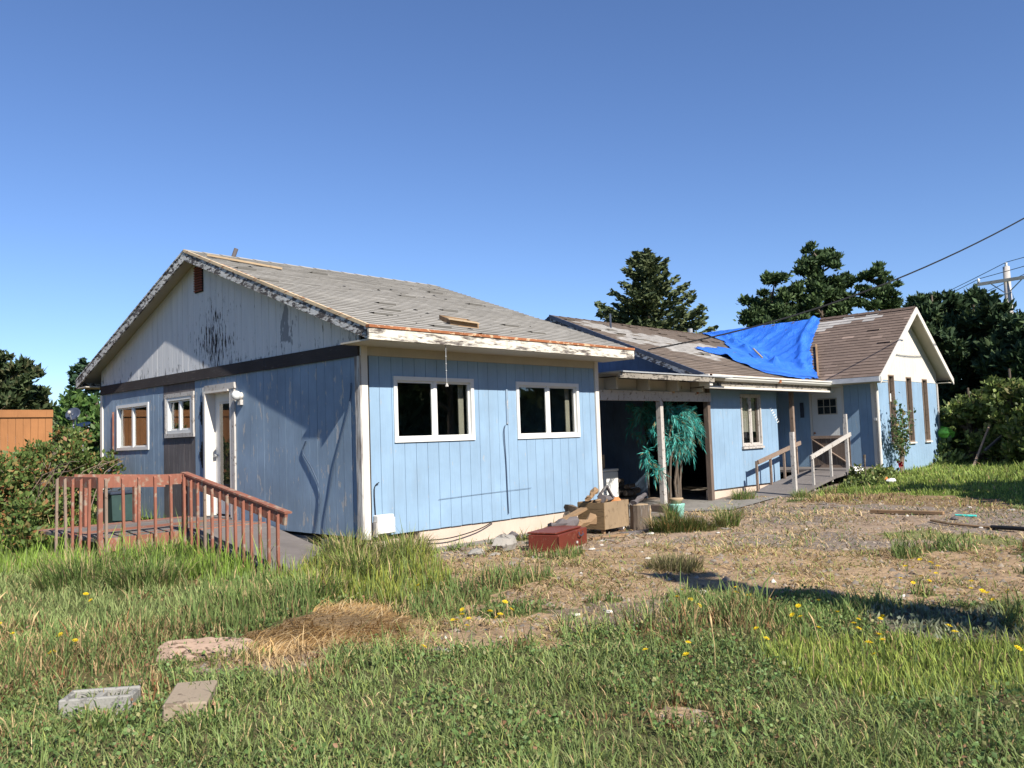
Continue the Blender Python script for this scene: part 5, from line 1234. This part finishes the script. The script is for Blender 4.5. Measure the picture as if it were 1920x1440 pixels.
DK = [(6, (.030, .055, .024)), (3, (.048, .080, .032)), (1, (.072, .105, .042))]
pine(at(23.2, 46, 0), 10.6, side(23.2, PB, 1.2, 1), 12, 'tallest dark shore pine behind the tarp, with split top', per=1500, leaf=.115)
pine(at(26.2, 45, 0), 9.0, side(26.2, PA, 1.2, 2), 13, 'broad lower shore pine left of the tallest one, above the tarp', per=1500, leaf=.115)
pine(at(19.6, 47, 0), 9.8, side(19.6, PC, .9, 3), 14, 'separate rounded shore pine between tall pines and the wing ridge', per=1500, leaf=.115)
pine(at(16.8, 34, 0), 6.4, side(16.8, D1_, 1.5, 4), 21, 'huge dark evergreen directly right of the wing gable', pal=DK, per=900, leaf=.12)
pine(at(14.6, 35, 0), 6.2, side(14.6, D2_, 1.5, 5), 22, 'dark evergreen in front of the utility pole, right of the huge one', pal=DK, per=900, leaf=.12)
pine(at(11.8, 33, 0), 5.2, side(11.8, D3_, 1.5, 6), 23, 'lower dark evergreen at right edge of the picture', pal=DK, per=900, leaf=.12)
pine(at(18.6, 38, 0), 6.0, lob(1.7, 5.4, 10, 25, .1, .2, 1.2), 25, 'dark evergreen half hidden behind the wing roof', pal=DK, per=500, leaf=.17)
pine(at(6.5, 34, 0), 6.5, lob(2.4, 6.2, 13, 27, .1, .25, 1.2), 27, 'dark evergreen just outside the right edge of the picture', pal=DK, per=300, leaf=.2)
# hedge shrubs at right, lit leafy green
HG = [(5, (.12, .165, .045)), (3, (.17, .215, .06)), (2, (.07, .10, .035)), (1, (.27, .25, .10))]
for i, (a_, d_, h_, w_, lb) in enumerate(((17.2, 29.5, 1.9, 1.1, 'leafy green bush touching the far corner of the wing'), (15.2, 28, 2.4, 1.3, 'leafy green bush behind the leaning poles'),
        (13.0, 27.5, 2.9, 1.5, 'tallest leafy green bush of the right hedge'), (10.7, 26.5, 3.0, 1.5, 'leafy green bush at right edge of the picture'), (8.0, 26, 2.8, 1.6, 'leafy green bush just past the right edge'))):
    pine(at(a_, d_, .03), h_, lob(w_*1.05, h_*.80, 16, 60+i, .05, .35, .95), 60+i, lb, 'green bushes of the right hedge', HG, .11, 900, 'bush', 'leafy_bush', 0, M_leaf, .03)
# left background
OK_ = [(5, (.035, .055, .022)), (3, (.055, .075, .03)), (2, (.085, .085, .04))]
pine(at(76.0, 48, -.3), 7.5, side(76.0, OK1, 1.6, 7), 31, 'large dark olive tree rising behind the cedar fence at far left', pal=OK_, leaf=.17, per=420)
pine(at(72.6, 60, -.3), 4.0, lob(2.2, 4.0, 8, 32, .2, .3, 1.05), 32, 'low distant grey green tree right of the large left one', pal=[(1, (.08, .10, .05)), (1, (.06, .08, .04))], leaf=.25, per=130)
spruce(at(70.6, 38, -.3), 5.3, 1.9, 33, 'small dark spruce showing beneath the left eave of the near house', nb=60, leaf=.13, per=120, pal=[(3, (.035, .07, .035)), (2, (.05, .09, .045))])
pine(at(70.0, 26, -.3), 3.3, lob(1.5, 3.1, 11, 34, .1, .3, 1.1), 34, 'bright green shrub between the fence end and near house', pal=[(4, (.06, .12, .03)), (2, (.10, .17, .04))], leaf=.12, per=500, cat='bush', name='leafy_bush', mat_=M_leaf)
for i, (x, y_, h) in enumerate(((-9, 26, 8.5), (-15, 24, 8.5), (-21, 20, 8))):
    pine((x, y_, -.3), h, lob(3.4, h*1.05, 16, 130+i, .06, .3, 1.2), 130+i, 'dark tree beyond the cedar fence, outside the left edge, %s' % ('nearest the frame', 'middle one', 'farthest out')[i], None, OK_, .40, 80)
# bramble in front of the left corner
BR = [(6, (.075, .12, .03)), (4, (.11, .16, .04)), (1.5, (.30, .14, .06)), (1.6, (.22, .17, .06)), (1.4, (.18, .22, .07))]
def bramble(base, lobes, seed, label, per=2600, leaf=.052):
    pine(base, 1.2, lobes, seed, label, None, BR, leaf, per, 'bush', 'bramble_bush', 0, M_leaf, .012)
bramble((-1.9, 6.9, -.3), [(0, 0, .55, .9, .6), (.7, .6, .9, .8, .6), (-.7, 0, .6, .9, .6), (.5, -.5, .7, .7, .6), (-.2, .8, 1.4, .8, .5), (.7, .3, 1.45, .6, .45), (.9, .9, 1.75, .5, .35), (1.15, .2, 1.25, .4, .3), (.0, .2, 1.3, .7, .4), (1.5, .3, 1.35, .28, .2)], 71, 'big tangled bramble with reddening leaves before the corner of the near house', 1700)
bramble((-2.9, 6.2, -.3), [(.1, -.2, .6, .9, .7), (-.6, .6, 1.1, .9, .7), (.3, .7, 1.4, .8, .6), (-1.0, -.2, .9, .9, .7), (-.3, 1.2, 1.8, .7, .5), (.4, .2, 1.0, .8, .6), (.2, -.9, .35, .7, .5), (-.7, -.8, .4, .8, .5), (-1.3, .8, 1.2, .8, .5)], 72, 'lower reddish bramble bush at the left edge before the cedar fence', 1500)
# arching canes
t = [o for o in C.objects if o.name.startswith('bramble_bush')][0]
for k in range(16):
    r_ = random.Random(k); a = r_.uniform(-2.4, .5); x, y_ = -1.9+r_.uniform(-1, .6), 6.4+r_.uniform(-.8, .5); L = r_.uniform(.7, 1.3)
    P = [(x+math.cos(a)*L*s, y_+math.sin(a)*L*s, -.1+2.1*s*r_.uniform(.9, 1.1)*(1-.55*s)+.2) for s in (0, .25, .5, .75, 1)]
    MB().tube(P, [.008, .008, .007, .005, .003], 4).build('cane', M_brownrail, t)

# rose bush on wing gable and shrub by the ramp
rs = thing('climbing_rose', (15.75, -1.35, 0), 'tall thin climbing rose with sparse leaves against the wing gable', 'rose bush')
r_ = np.random.default_rng(5); P = []; mb = MB()
for k in range(9):
    a = r_.uniform(-1.2, 1.2); pts = []; x, y_ = 15.75+r_.uniform(-.12, .15), -1.25; H = r_.uniform(1.0, 1.75)
    for s in np.linspace(0, 1, 7): pts.append((x+math.sin(a)*.75*s**1.6, y_-.12*s, H*s))
    mb.tube(pts, [.018*(1-.7*s) for s in np.linspace(0, 1, 7)], 5)
    for p in pts[3:]: P.append(np.array(p)+r_.normal(size=(15, 3))*np.array([.12, .06, .12]))
mb.build('stems', M_brownrail, rs); P = np.concatenate(P)
V, F, cc = leaf_cloud(P, .062, pick(len(P), [(4, (.05, .10, .03)), (3, (.09, .12, .04)), (1, (.2, .15, .06))], r_), 5); fast_mesh('leaves', V, F, cc, M_leaf, rs)
pine((12.9, -1.45, -.12), .75, [(0, 0, .15, .38, .18), (.6, .1, .22, .38, .2), (1.2, .2, .2, .38, .18), (-.55, -.1, .1, .3, .12), (.3, .25, .32, .22, .16), (1.7, .1, .15, .3, .15)], 81,
     'low spreading rose shrub beside the ramp at the wing corner', None, HG, .055, 2400, 'bush', 'leafy_bush', 0, M_leaf, .02)
for k, (x, y_, z, c, lb) in enumerate(((14.25, -1.75, .28, (.30, .01, .03), 'dark red rose bloom above the shrub near the wing corner'), (12.85, -1.3, .25, (.75, .72, .66), 'pale rose bloom on the shrub beside the ramp'))):
    V, F, cc = leaf_cloud(np.array([x, y_, z])+np.random.default_rng(k).normal(size=(26, 3))*(.03 if k == 0 else .06), .06, np.tile(c, (26, 1)), k, 1.0)
    tag(fast_mesh('rose_bloom', V, F, cc, M_attr, loc=(x, y_, z)), lb, 'flower')

# turquoise painted dead plant
tq = thing('turquoise_plant', (8.1, .4, -.25), 'drooping dead plant spray painted turquoise hanging around the porch post', 'plant')
r_ = np.random.default_rng(9); mb = MB()
for k in range(6):
    x = 7.78+.10*k+r_.uniform(-.03, .03); yy = .40+r_.uniform(.0, .2)
    mb.tube([(x, yy, -.27), (x+r_.uniform(-.06, .06), yy, .2), (x+r_.uniform(-.08, .12), yy, .7), (8.2+r_.uniform(-.3, .4), yy, 1.5)], [.03, .025, .022, .015], 6)
mb.build('stems', M_bark, tq)
def sprays(n, seed):
    """drooping twigs set with narrow leaflets, in bundles"""
    r_ = np.random.default_rng(seed); V = []; F = []; cc = []
    for c in range(n):
        if c < n*.72: cx, cy, cz = r_.normal(8.25, .18), r_.uniform(.38, .7), r_.uniform(.85, 1.72)
        elif c < n*.97: cx, cy, cz = r_.uniform(8.3, 8.95), r_.uniform(1.2, 1.8), r_.uniform(1.2, 1.85)
        else: cx, cy, cz = r_.uniform(7.05, 7.4), r_.uniform(.32, .5), r_.uniform(.55, .9)
        base = np.array([.035, .26, .225]) if r_.random() < .6 else np.array([.10, .40, .35])
        a0 = math.atan2(-.4+r_.normal()*.6, cx-8.2+r_.normal()*.3); tw = 3+int(r_.integers(0, 3))
        for t_i in range(tw):
            a = a0+r_.normal()*.5; L = r_.uniform(.16, .40); o = np.array([cx, cy, cz])+r_.normal(size=3)*.05
            d = np.array([math.cos(a)*.75, math.sin(a)*.5, 0])
            for k in range(26):
                q = (k+1)/26; p = o+d*L*q*.9+np.array([0, 0, .10*math.sin(q*2)-L*.95*q**1.8])
                tan = d*.9+np.array([0, 0, .3-1.7*q]); ld = tan+r_.normal(size=3)*.33; ld /= np.linalg.norm(ld)+1e-9
                sd_ = np.cross(ld, r_.normal(size=3)); sd_ /= np.linalg.norm(sd_)+1e-9
                ll = r_.uniform(.10, .19); wd = r_.uniform(.005, .009); b = len(V)
                V += [p, p+ld*ll*.5+sd_*wd, p+ld*ll+np.array([0, 0, -.012]), p+ld*ll*.5-sd_*wd]; F += [(b, b+1, b+2), (b, b+2, b+3)]
                c_ = base*r_.uniform(.55, 1.35)
                if r_.random() < .16: c_ = np.array([.16, .14, .07])
                cc += [c_, c_]
    return V, F, cc
V, F, cc = sprays(105, 3); fast_mesh('leaves', V, F, cc, attr_mat('painted_leaf', .6, .3, .12), tq)

# clumps, trees outside the frame that throw the ground shadows and show in the panes
pine((-.35, -10.9, -.3), 6.0, [(.0, .0, 3.3+.33*i, .24+.08*math.sin(i*2.1), .24) for i in range(8)], 91, 'slender roadside tree outside the frame, shading the yard', None, DK, .10, 1400, 'tree', 'slender_tree', 0, None, .012)
pine((11.2, -10.6, -.2), 6.6, lob(1.9, 6.4, 12, 93, .5, .3), 93, 'roadside tree right of the frame shading the right lawn', None, DK, .16, 420)
for i, (x, y_, h) in enumerate(((6, -36, 9), (13, -38, 10), (20, -35, 9), (27, -36, 10), (35, -34, 9), (-2, -38, 8.5), (43, -32, 9.5), (52, -29, 9))):
    pine((x, y_, -.3), h, lob(4.6, h*1.2, 22, 100+i, .04, .3, 1.25), 100+i, 'tree across the road behind the camera, %s from the west' % ('second', 'third', 'fourth', 'fifth', 'sixth', 'first', 'seventh', 'eighth')[i], 'trees across the road', [(3, (.10, .14, .05)), (2, (.06, .09, .035)), (1, (.15, .17, .07))], .50, 70)

# ------------------------------------------------------------------ grass
def blades(x, y, zi, seed):
    r_ = np.random.default_rng(seed); n = len(x)
    H = np.zeros(n); col = np.zeros((n, 3)); lean = np.zeros(n)
    for k, nm in enumerate(KN):
        s = zi == k; c = s.sum()
        if not c: continue
        _, _, h, pal, ln = KIND[nm]
        H[s] = h*r_.gamma(6, 1/6., c); col[s] = pick(c, pal, r_, .3); lean[s] = ln
    dry = col[:, 0] > col[:, 1]
    H[dry] *= .8; lean[dry] *= 1.3
    H *= .55+.9*vnoise(x, y, 1.1, 51)*vnoise(x, y, 3.1, 52)*1.6
    col *= (1.05+.55*vnoise(x, y, .9, 53))[:, None]*np.array([1.08, 1.02, .95])
    d = np.hypot(x-CAM.x, y-CAM.y)
    wd = (.0030+.0016*r_.random(n))*np.clip(d/5.0, 1, 6)**.75
    wd[(zi == KN.index('sage'))] *= 2.2
    a = r_.uniform(0, 6.283, n); 
    straw = zi == KN.index('straw'); a[straw] = rad(-48)+r_.normal(size=straw.sum())*.6+1.3*np.sin(3.1*x[straw]+2*y[straw])
    dx = np.cos(a); dy = np.sin(a)
    ln = lean*r_.uniform(.25, 1.0, n)
    hz = H/np.sqrt(1+ln*ln); hx = hz*ln
    wa = a+r_.uniform(.9, 2.2, n); sx = np.cos(wa)*wd; sy = np.sin(wa)*wd
    z0 = zg(x, y)+bumpg(x, y)-.012
    b0 = np.stack([x-sx, y-sy, z0], 1); b1 = np.stack([x+sx, y+sy, z0], 1)
    mx = x+dx*hx*.38; my = y+dy*hx*.38; mz_ = z0+hz*.62
    m0 = np.stack([mx-sx*.75, my-sy*.75, mz_], 1); m1 = np.stack([mx+sx*.75, my+sy*.75, mz_], 1)
    t_ = np.stack([x+dx*hx, y+dy*hx, z0+hz*np.where(ln > 1, .85, 1.0)], 1)
    V = np.stack([b0, b1, m0, m1, t_], 1).reshape(-1, 3); i = np.arange(n)*5
    F = np.concatenate([np.stack([i, i+1, i+3], 1), np.stack([i, i+3, i+2], 1), np.stack([i+2, i+3, i+4], 1)])
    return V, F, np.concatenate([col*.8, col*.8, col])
def blocked(x, y):
    b = (x > -.05) & (x < 5.05) & (y > -.08) & (y < 8.9)
    b |= (x > -1.32) & (x < 0) & (y > .02) & (y < 2.4)
    b |= (x > -2.3) & (x < 0) & (y >= 2.4) & (y < 4.75)
    b |= (x > 5) & (x < 15.2) & (y > .0) & (y < 8)
    b |= (x > 10.1) & (x < 15) & (y > -1.0) & (y < .2)
    b |= (x > 14.95) & (x < 19.8) & (y > -1.05) & (y < 8)
    b |= (x > 5) & (x < 9) & (y > -.35) & (y <= 0)
    return b
def make_grass(N_, rmin, rmax, p, seed, name, label, want):
    r_ = np.random.default_rng(seed)
    u = r_.random(N_); r = (rmin**(2-p)+u*(rmax**(2-p)-rmin**(2-p)))**(1/(2-p))
    a = rad(43.6)+r_.uniform(-rad(40), rad(40), N_)
    x = CAM.x+r*np.cos(a); y = CAM.y+r*np.sin(a)
    # gather into tufts
    k = r_.random(N_) < .6; gx = np.round(x/.09)*.09; gy = np.round(y/.09)*.09
    jx = vnoise(gx, gy, 50, 61); jy = vnoise(gx, gy, 50, 62)
    x[k] = (gx+.09*(jx-.5))[k]+r_.normal(size=k.sum())*.018; y[k] = (gy+.09*(jy-.5))[k]+r_.normal(size=k.sum())*.018
    zi = zone(x, y); dens = np.array([KIND[q][1] for q in KN])[zi]/1.3
    pat = vnoise(x, y, 1.5, 65)*.45+vnoise(x, y, 3.3, 63)*.45+vnoise(x, y, 8, 64)*.4
    dry_ = np.isin(zi, [KN.index(q) for q in ('dry', 'gravel', 'mixed_left', 'dirt_mid', 'dirt_left', 'dry_right')])
    dens = dens*np.where(dry_, np.clip((pat-.38)*3.2, .05, 1.2), np.clip(pat*1.35, .15, 1.2))
    keep = (r_.random(N_) < dens) & ~blocked(x, y) & np.isin(zi, [KN.index(q) for q in want])
    x, y, zi = x[keep], y[keep], zi[keep]
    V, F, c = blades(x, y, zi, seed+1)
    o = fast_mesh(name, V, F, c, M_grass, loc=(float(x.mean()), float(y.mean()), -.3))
    tag(o, label, 'grass', kind='stuff')
DRY = ['dry', 'gravel', 'straw', 'dirt_left', 'dirt_mid', 'dry_right', 'mixed_left']
GRN = [k for k in KN if k not in DRY]
make_grass(760000, 2.6, 34, 1.35, 201, 'green_grass', 'uneven green grass and weeds over the front yard and right lawn', GRN)
make_grass(760000, 2.6, 24, 1.35, 205, 'dry_grass', 'bleached straw-coloured dry grass over bare earth before the houses', DRY)

# tall tufts with long arching blades
def tuft(cx, cy, n, h, rad_, pal, seed, label, name='grass_tuft'):
    r_ = np.random.default_rng(seed); a = r_.uniform(0, 6.283, n); q = rad_*np.sqrt(r_.random(n))
    x = cx+np.cos(a)*q; y = cy+np.sin(a)*q; H = h*r_.uniform(.35, 1.05, n); ln = r_.uniform(.15, 1.3, n); wd = r_.uniform(.003, .006, n)
    hz = H/np.sqrt(1+ln*ln); hx = hz*ln; a = a+r_.normal(size=n)*.6; wa = a+1.5; V = []; z0 = np.array([ground(float(p), float(q_)) for p, q_ in zip(x, y)])-.01
    seg = [(0, 0, 1), (.2, .45, .9), (.55, .8, .7)]
    for (sx, sz, w_) in seg:
        for s in (-1, 1): V.append(np.stack([x+np.cos(a)*hx*sx+s*np.cos(wa)*wd*w_, y+np.sin(a)*hx*sx+s*np.sin(wa)*wd*w_, z0+hz*sz], 1))
    V.append(np.stack([x+np.cos(a)*hx, y+np.sin(a)*hx, z0+hz*.95], 1))
    V = np.stack(V, 1).reshape(-1, 3); i = np.arange(n)*7
    F = np.concatenate([np.stack([i+a_, i+b_, i+c_], 1) for a_, b_, c_ in ((0, 1, 3), (0, 3, 2), (2, 3, 5), (2, 5, 4), (4, 5, 6))])
    c = pick(n, pal, r_, .3)
    tag(fast_mesh(name, V, F, np.concatenate([c]*5), M_grass, loc=(cx, cy, ground(cx, cy))), label, 'grass tuft')
YG = [(5, (.22, .26, .07)), (3, (.14, .20, .05)), (3.5, (.42, .33, .17))]; GG = [(5, (.12, .185, .05)), (3, (.18, .235, .065)), (2.5, (.42, .33, .17))]
tuft(-.40, -.20, 900, .55, .30, YG, 1, 'tall feathery yellow green tuft before the ramp foot')
tuft(-.05, -.75, 1000, .50, .34, YG, 2, 'tall yellow green tuft right at the near house corner')
tuft(-.75, -1.0, 900, .42, .34, YG, 3, 'broad green tuft in front of the corner tufts')
tuft(.35, -.55, 500, .42, .2, [(4, (.42, .33, .18)), (2, (.2, .24, .06))], 4, 'dry seeding tuft under the white utility box')
tuft(5.36, -2.19, 420, .42, .16, GG, 5, 'spiky green tuft alone on the bare dirt before the porch')
tuft(4.35, -1.85, 900, .34, .36, [(4, (.07, .10, .025)), (3, (.13, .13, .04)), (1, (.35, .2, .08))], 6, 'low dark green drooping heap beside the stump')
tuft(4.75, -2.0, 500, .26, .3, [(4, (.07, .10, .025)), (3, (.16, .14, .05))], 7, 'smaller dark drooping heap right of the first')
tuft(6.05, -.72, 260, .42, .10, GG, 8, 'narrow green tuft between brown block and mint pot')
tuft(9.5, -.2, 350, .30, .25, GG, 9, 'green weed tuft at the foundation left of the entry ramp')
tuft(1.52, -3.7, 700, .22, .30, [(3, (.16, .15, .07)), (3, (.24, .2, .11)), (1, (.09, .1, .03))], 10, 'dark olive tuft in the middle of the dry yard')
tuft(-2.55, .55, 900, .45, .40, GG, 11, 'tall bright tuft left of the red ramp railing')
tuft(-2.9, 1.5, 900, .50, .45, GG, 12, 'tall bright tuft before the left deck railing')
tuft(-1.95, 1.6, 700, .48, .3, GG, 13, 'bright tuft under the level red rail')
tuft(-1.9, -1.7, 700, .34, .34, GG, 14, 'upright green tuft behind the straw heap')
tuft(-2.6, -1.6, 600, .28, .3, GG, 15, 'upright green tuft behind the rotten log')
tuft(10.2, -1.2, 260, .22, .22, GG, 16, 'small weed tuft at the foot of the white ramp post')

tuft(-4.66, -3.86, 260, .13, .20, GG, 21, 'short tuft growing against the hollow concrete block')
tuft(-4.30, -4.45, 240, .13, .18, GG, 22, 'short tuft against the near edge of the tilted slab')
tuft(-4.50, -3.58, 110, .16, .10, GG, 23, 'blades growing up inside the hollow concrete block')
tuft(1.95, -1.78, 160, .12, .22, YG, 24, 'thin dry tuft against the front of the red steel box')
tuft(-3.55, -3.3, 200, .12, .25, YG, 25, 'thin yellowing tuft along the near side of the rotten log')
# broad leaf weeds (clover, plantain) as one carpet each
def weeds(N_, want, size, pal, seed, label, name):
    r_ = np.random.default_rng(seed); u = r_.random(N_); r = 3+u*12; a = rad(43.6)+r_.uniform(-rad(38), rad(38), N_)
    x = CAM.x+r*np.cos(a); y = CAM.y+r*np.sin(a); zi = zone(x, y)
    k = np.isin(zi, [KN.index(q) for q in want]) & (vnoise(x, y, 1.9, seed) > .5) & ~blocked(x, y); x, y = x[k], y[k]
    P = np.stack([x, y, zg(x, y)+bumpg(x, y)+r_.uniform(.01, .085, len(x))], 1); V, F, c = leaf_cloud(P, size, pick(len(P), pal, r_, .3), seed, 1.3)
    tag(fast_mesh(name, V, F, c, M_leaf, loc=(0, -4, -.3)), label, 'weeds', kind='stuff')
weeds(80000, ['fore', 'weeds_mid', 'green_mid', 'clump', 'tufts_left', 'mixed_left'], .020, [(4, (.10, .165, .05)), (3, (.14, .215, .065)), (1.5, (.25, .24, .10)), (.6, (.24, .13, .07))], 301, 'broad leaved green weeds among the grass', 'green_weeds')
weeds(16000, ['sage'], .026, [(1, (.20, .225, .17)), (1, (.12, .16, .09))], 302, 'silvery sage coloured weeds at the right', 'sage_weeds')

# gravel and litter on the bare ground
def litter(N_, seed):
    r_ = np.random.default_rng(seed); u = r_.random(N_); r = 3.5+u*14; a = rad(43.6)+r_.uniform(-rad(36), rad(36), N_)
    x = CAM.x+r*np.cos(a); y = CAM.y+r*np.sin(a); zi = zone(x, y)
    k = np.isin(zi, [KN.index(q) for q in ('gravel', 'dry', 'dirt_mid', 'dirt_left', 'dry_right')]) & ~blocked(x, y); x, y = x[k], y[k]; n = len(x)
    s = r_.gamma(1.6, .008, n).clip(.004, .045); z = zg(x, y)+bumpg(x, y)
    o8 = np.array([[1, 0, 0], [0, 1, 0], [-1, 0, 0], [0, -1, 0], [0, 0, .8]]); V = []
    ang = r_.uniform(0, 6.28, n); ca2, sa = np.cos(ang), np.sin(ang); st_ = r_.uniform(.5, 1.3, (n, 5))
    P = np.zeros((n, 5, 3)); 
    for i, q in enumerate(o8):
        px_ = q[0]*s*st_[:, i]*1.2; py_ = q[1]*s*st_[:, i]; P[:, i] = np.stack([x+px_*ca2-py_*sa, y+px_*sa+py_*ca2, z-.002+q[2]*s*st_[:, i]], 1)
    b = np.arange(n)*5; F = np.concatenate([np.stack([b+i, b+(i+1) % 4, b+4], 1) for i in range(4)])
    c = pick(n, [(5, (.20, .17, .14)), (2, (.27, .22, .17)), (3, (.12, .09, .065)), (.08, (.5, .48, .43))], r_, .25)
    tag(fast_mesh('gravel', P.reshape(-1, 3), F, np.concatenate([c]*4), M_attr, loc=(3, -3, -.3)), 'scattered gravel, chips and crumbs on the bare ground', 'gravel', kind='stuff')
litter(34000, 401)
mb = MB(); r_ = random.Random(77)
for k in range(170):
    x, y_ = r_.uniform(1.0, 5.4), r_.uniform(-1.9, -.35)
    if r_.random() < .3: x, y_ = r_.uniform(5.0, 10.5), r_.uniform(-2.5, -.8)
    L, a = r_.uniform(.02, .09), r_.uniform(0, 3.14); z = ground(x, y_)+.008; c = r_.choice([(.20, .12, .07), (.30, .22, .15), (.12, .08, .06), (.25, .23, .21)])
    mb.beam((x-math.cos(a)*L, y_-math.sin(a)*L, z), (x+math.cos(a)*L, y_+math.sin(a)*L, z+r_.uniform(-.004, .02)), r_.uniform(.008, .035), .010, (0, 0, 1), c)
tag(mb.build('wood_chips', M_attr, loc=(3, -1, -.3)), 'bark chips and splinters littering the ground along the foundation', 'litter', kind='stuff')
for k, (x, y_) in enumerate([(2.3, -1.9), (2.7, -1.75), (3.9, -1.75), (3.2, -2.15), (4.6, -2.45), (2.0, -3.0), (-.75, -4.5), (-1.0, -4.35), (-.1, -4.9), (5.5, -3.4), (6.8, -5.4), (9.2, -4.6), (.6, -4.6), (6.0, -1.6), (-2.2, -1.4)]):
    r_ = random.Random(k); s = r_.uniform(.022, .045)
    o = lump((x, y_, ground(x, y_)-.006), (s*1.4, s, s*.9), flat('shell_white_%d' % k, (.5, .47, .42), .8) if k == 0 else bpy.data.materials['shell_white_0'], 'white_stone', 'small white stone or shell lying on the bare yard', 'stone', k+50)
    o['group'] = 'white stones scattered over the yard'

# yellow flowers
FL = [(-1.36, -2.75), (-1.73, -3.77), (-1.99, -4.01), (-1.7, -4.01), (-1.77, -4.07), (-1.35, -3.81), (-1.8, -4.22), (-1.88, -4.33), (-1.96, -4.42), (-2.21, -4.26), (-2.06, -3.98), (-2.22, -4.19), (-2.0, -4.09), (-2.84, -4.47), (-1.67, -4.16), (-3.45, -0.14), (-3.43, -0.39), (-4.42, -1.39), (-4.36, -0.86), (-4.18, -1.84), (-4.2, -2.07), (-4.45, -2.36), (-4.46, -2.44), (-0.35, -4.92), (-0.17, -4.88), (-0.48, -4.99), (0.31, -5.12), (0.2, -5.33), (-0.12, -5.33), (-0.38, -5.07), (0.13, -5.51), (-0.22, -5.96), (-0.05, -6.04), (-0.41, -6.03), (-0.63, -5.25), (-0.95, -6.0), (-1.25, -6.17), (-1.62, -5.81), (-1.94, -5.72), (-1.94, -6.04), (-0.3, -6.42), (-0.45, -6.47), (-0.6, -6.53), (-0.79, -6.76), (-0.79, -6.8), (-1.1, -6.82), (-1.22, -6.95), (-0.26, -6.57), (-0.22, -6.6), (-0.35, -6.31), (2.18, -5.95), (2.67, -5.88), (2.7, -5.93), (2.51, -6.06), (2.46, -6.1), (2.45, -6.15), (2.23, -6.03), (2.01, -6.17), (1.67, -6.26), (1.98, -6.28), (1.48, -6.11), (1.31, -6.28), (1.43, -6.37), (1.4, -6.75), (1.14, -6.81), (1.03, -6.9), (1.05, -6.98), (1.25, -7.01), (1.29, -7.08), (0.95, -7.05), (-0.58, -7.49), (-0.38, -7.12), (-0.24, -7.01), (-0.5, -6.13), (-0.69, -6.3)]
def flower_mesh():
    mb = MB(); Y_ = (.60, .43, .015)
    for ring, (r0, n, tz) in enumerate(((.020, 10, .004), (.013, 8, .009))):
        for k in range(n):
            a = 6.283*k/n+ring*.3; da = .24
            mb.add([(0, 0, .085), (math.cos(a-da)*r0, math.sin(a-da)*r0, .085+tz), (math.cos(a)*r0*1.15, math.sin(a)*r0*1.15, .085+tz*1.3), (math.cos(a+da)*r0, math.sin(a+da)*r0, .085+tz)], [(0, 1, 2, 3)], Y_)
    mb.tube([(0, 0, -.0), (.004, 0, .05), (0, 0, .085)], .0018, 4, (.10, .17, .04))
    return mb
fo = flower_mesh().build('yellow_flower', M_attr, loc=(0, 0, 0))
first = True
for (x, y_) in FL:
    o = fo if first else fo.copy()
    if not first: C.objects.link(o)
    first = False
    o.location = (x, y_, ground(x, y_)+random.uniform(.02, .07)); s = random.uniform(.85, 1.25); o.scale = (s, s, s)
    o.rotation_euler = (random.uniform(-.6, .2), random.uniform(-.5, .2), random.uniform(0, 6))
    where = ('right of the straw heap' if -3.2 < x < -1.3 and y_ > -4.6 else 'in the left grass beside the straw-coloured weeds' if x < -3.2 else 'in the far cluster at the right of the dry yard' if x > 1.6 else
             'among the pale sage weeds at right' if x > .9 else 'in the bright green patch at lower right' if y_ < -6.2 else 'in the green patch below the ground shadow')
    tag(o, 'small yellow flower '+where, 'flower', 'yellow flowers '+where)
# pale seed heads in the foreground
for k, (x, y_) in enumerate([(-4.5, -1.0), (-4.42, -.7), (-4.48, -1.9), (-1.75, -6.1), (-1.3, -6.6)]):
    z = ground(x, y_); a = random.uniform(-.3, .3)
    t = thing('seed_head_stem', (x, y_, z), 'pale dry seed head on a bent stem in foreground grass', 'grass stem', 'pale seed heads in the foreground')
    MB().tube([(x, y_, z), (x+a*.1, y_, z+.15), (x+a*.3, y_+.02, z+.27)], .002, 4).build('stem', M_straw_mat, t)
    MB().tube([(x+a*.3, y_+.02, z+.27), (x+a*.4, y_+.03, z+.31), (x+a*.6, y_+.04, z+.35)], [.003, .008, .002], 6).build('head', M_straw_mat, t)
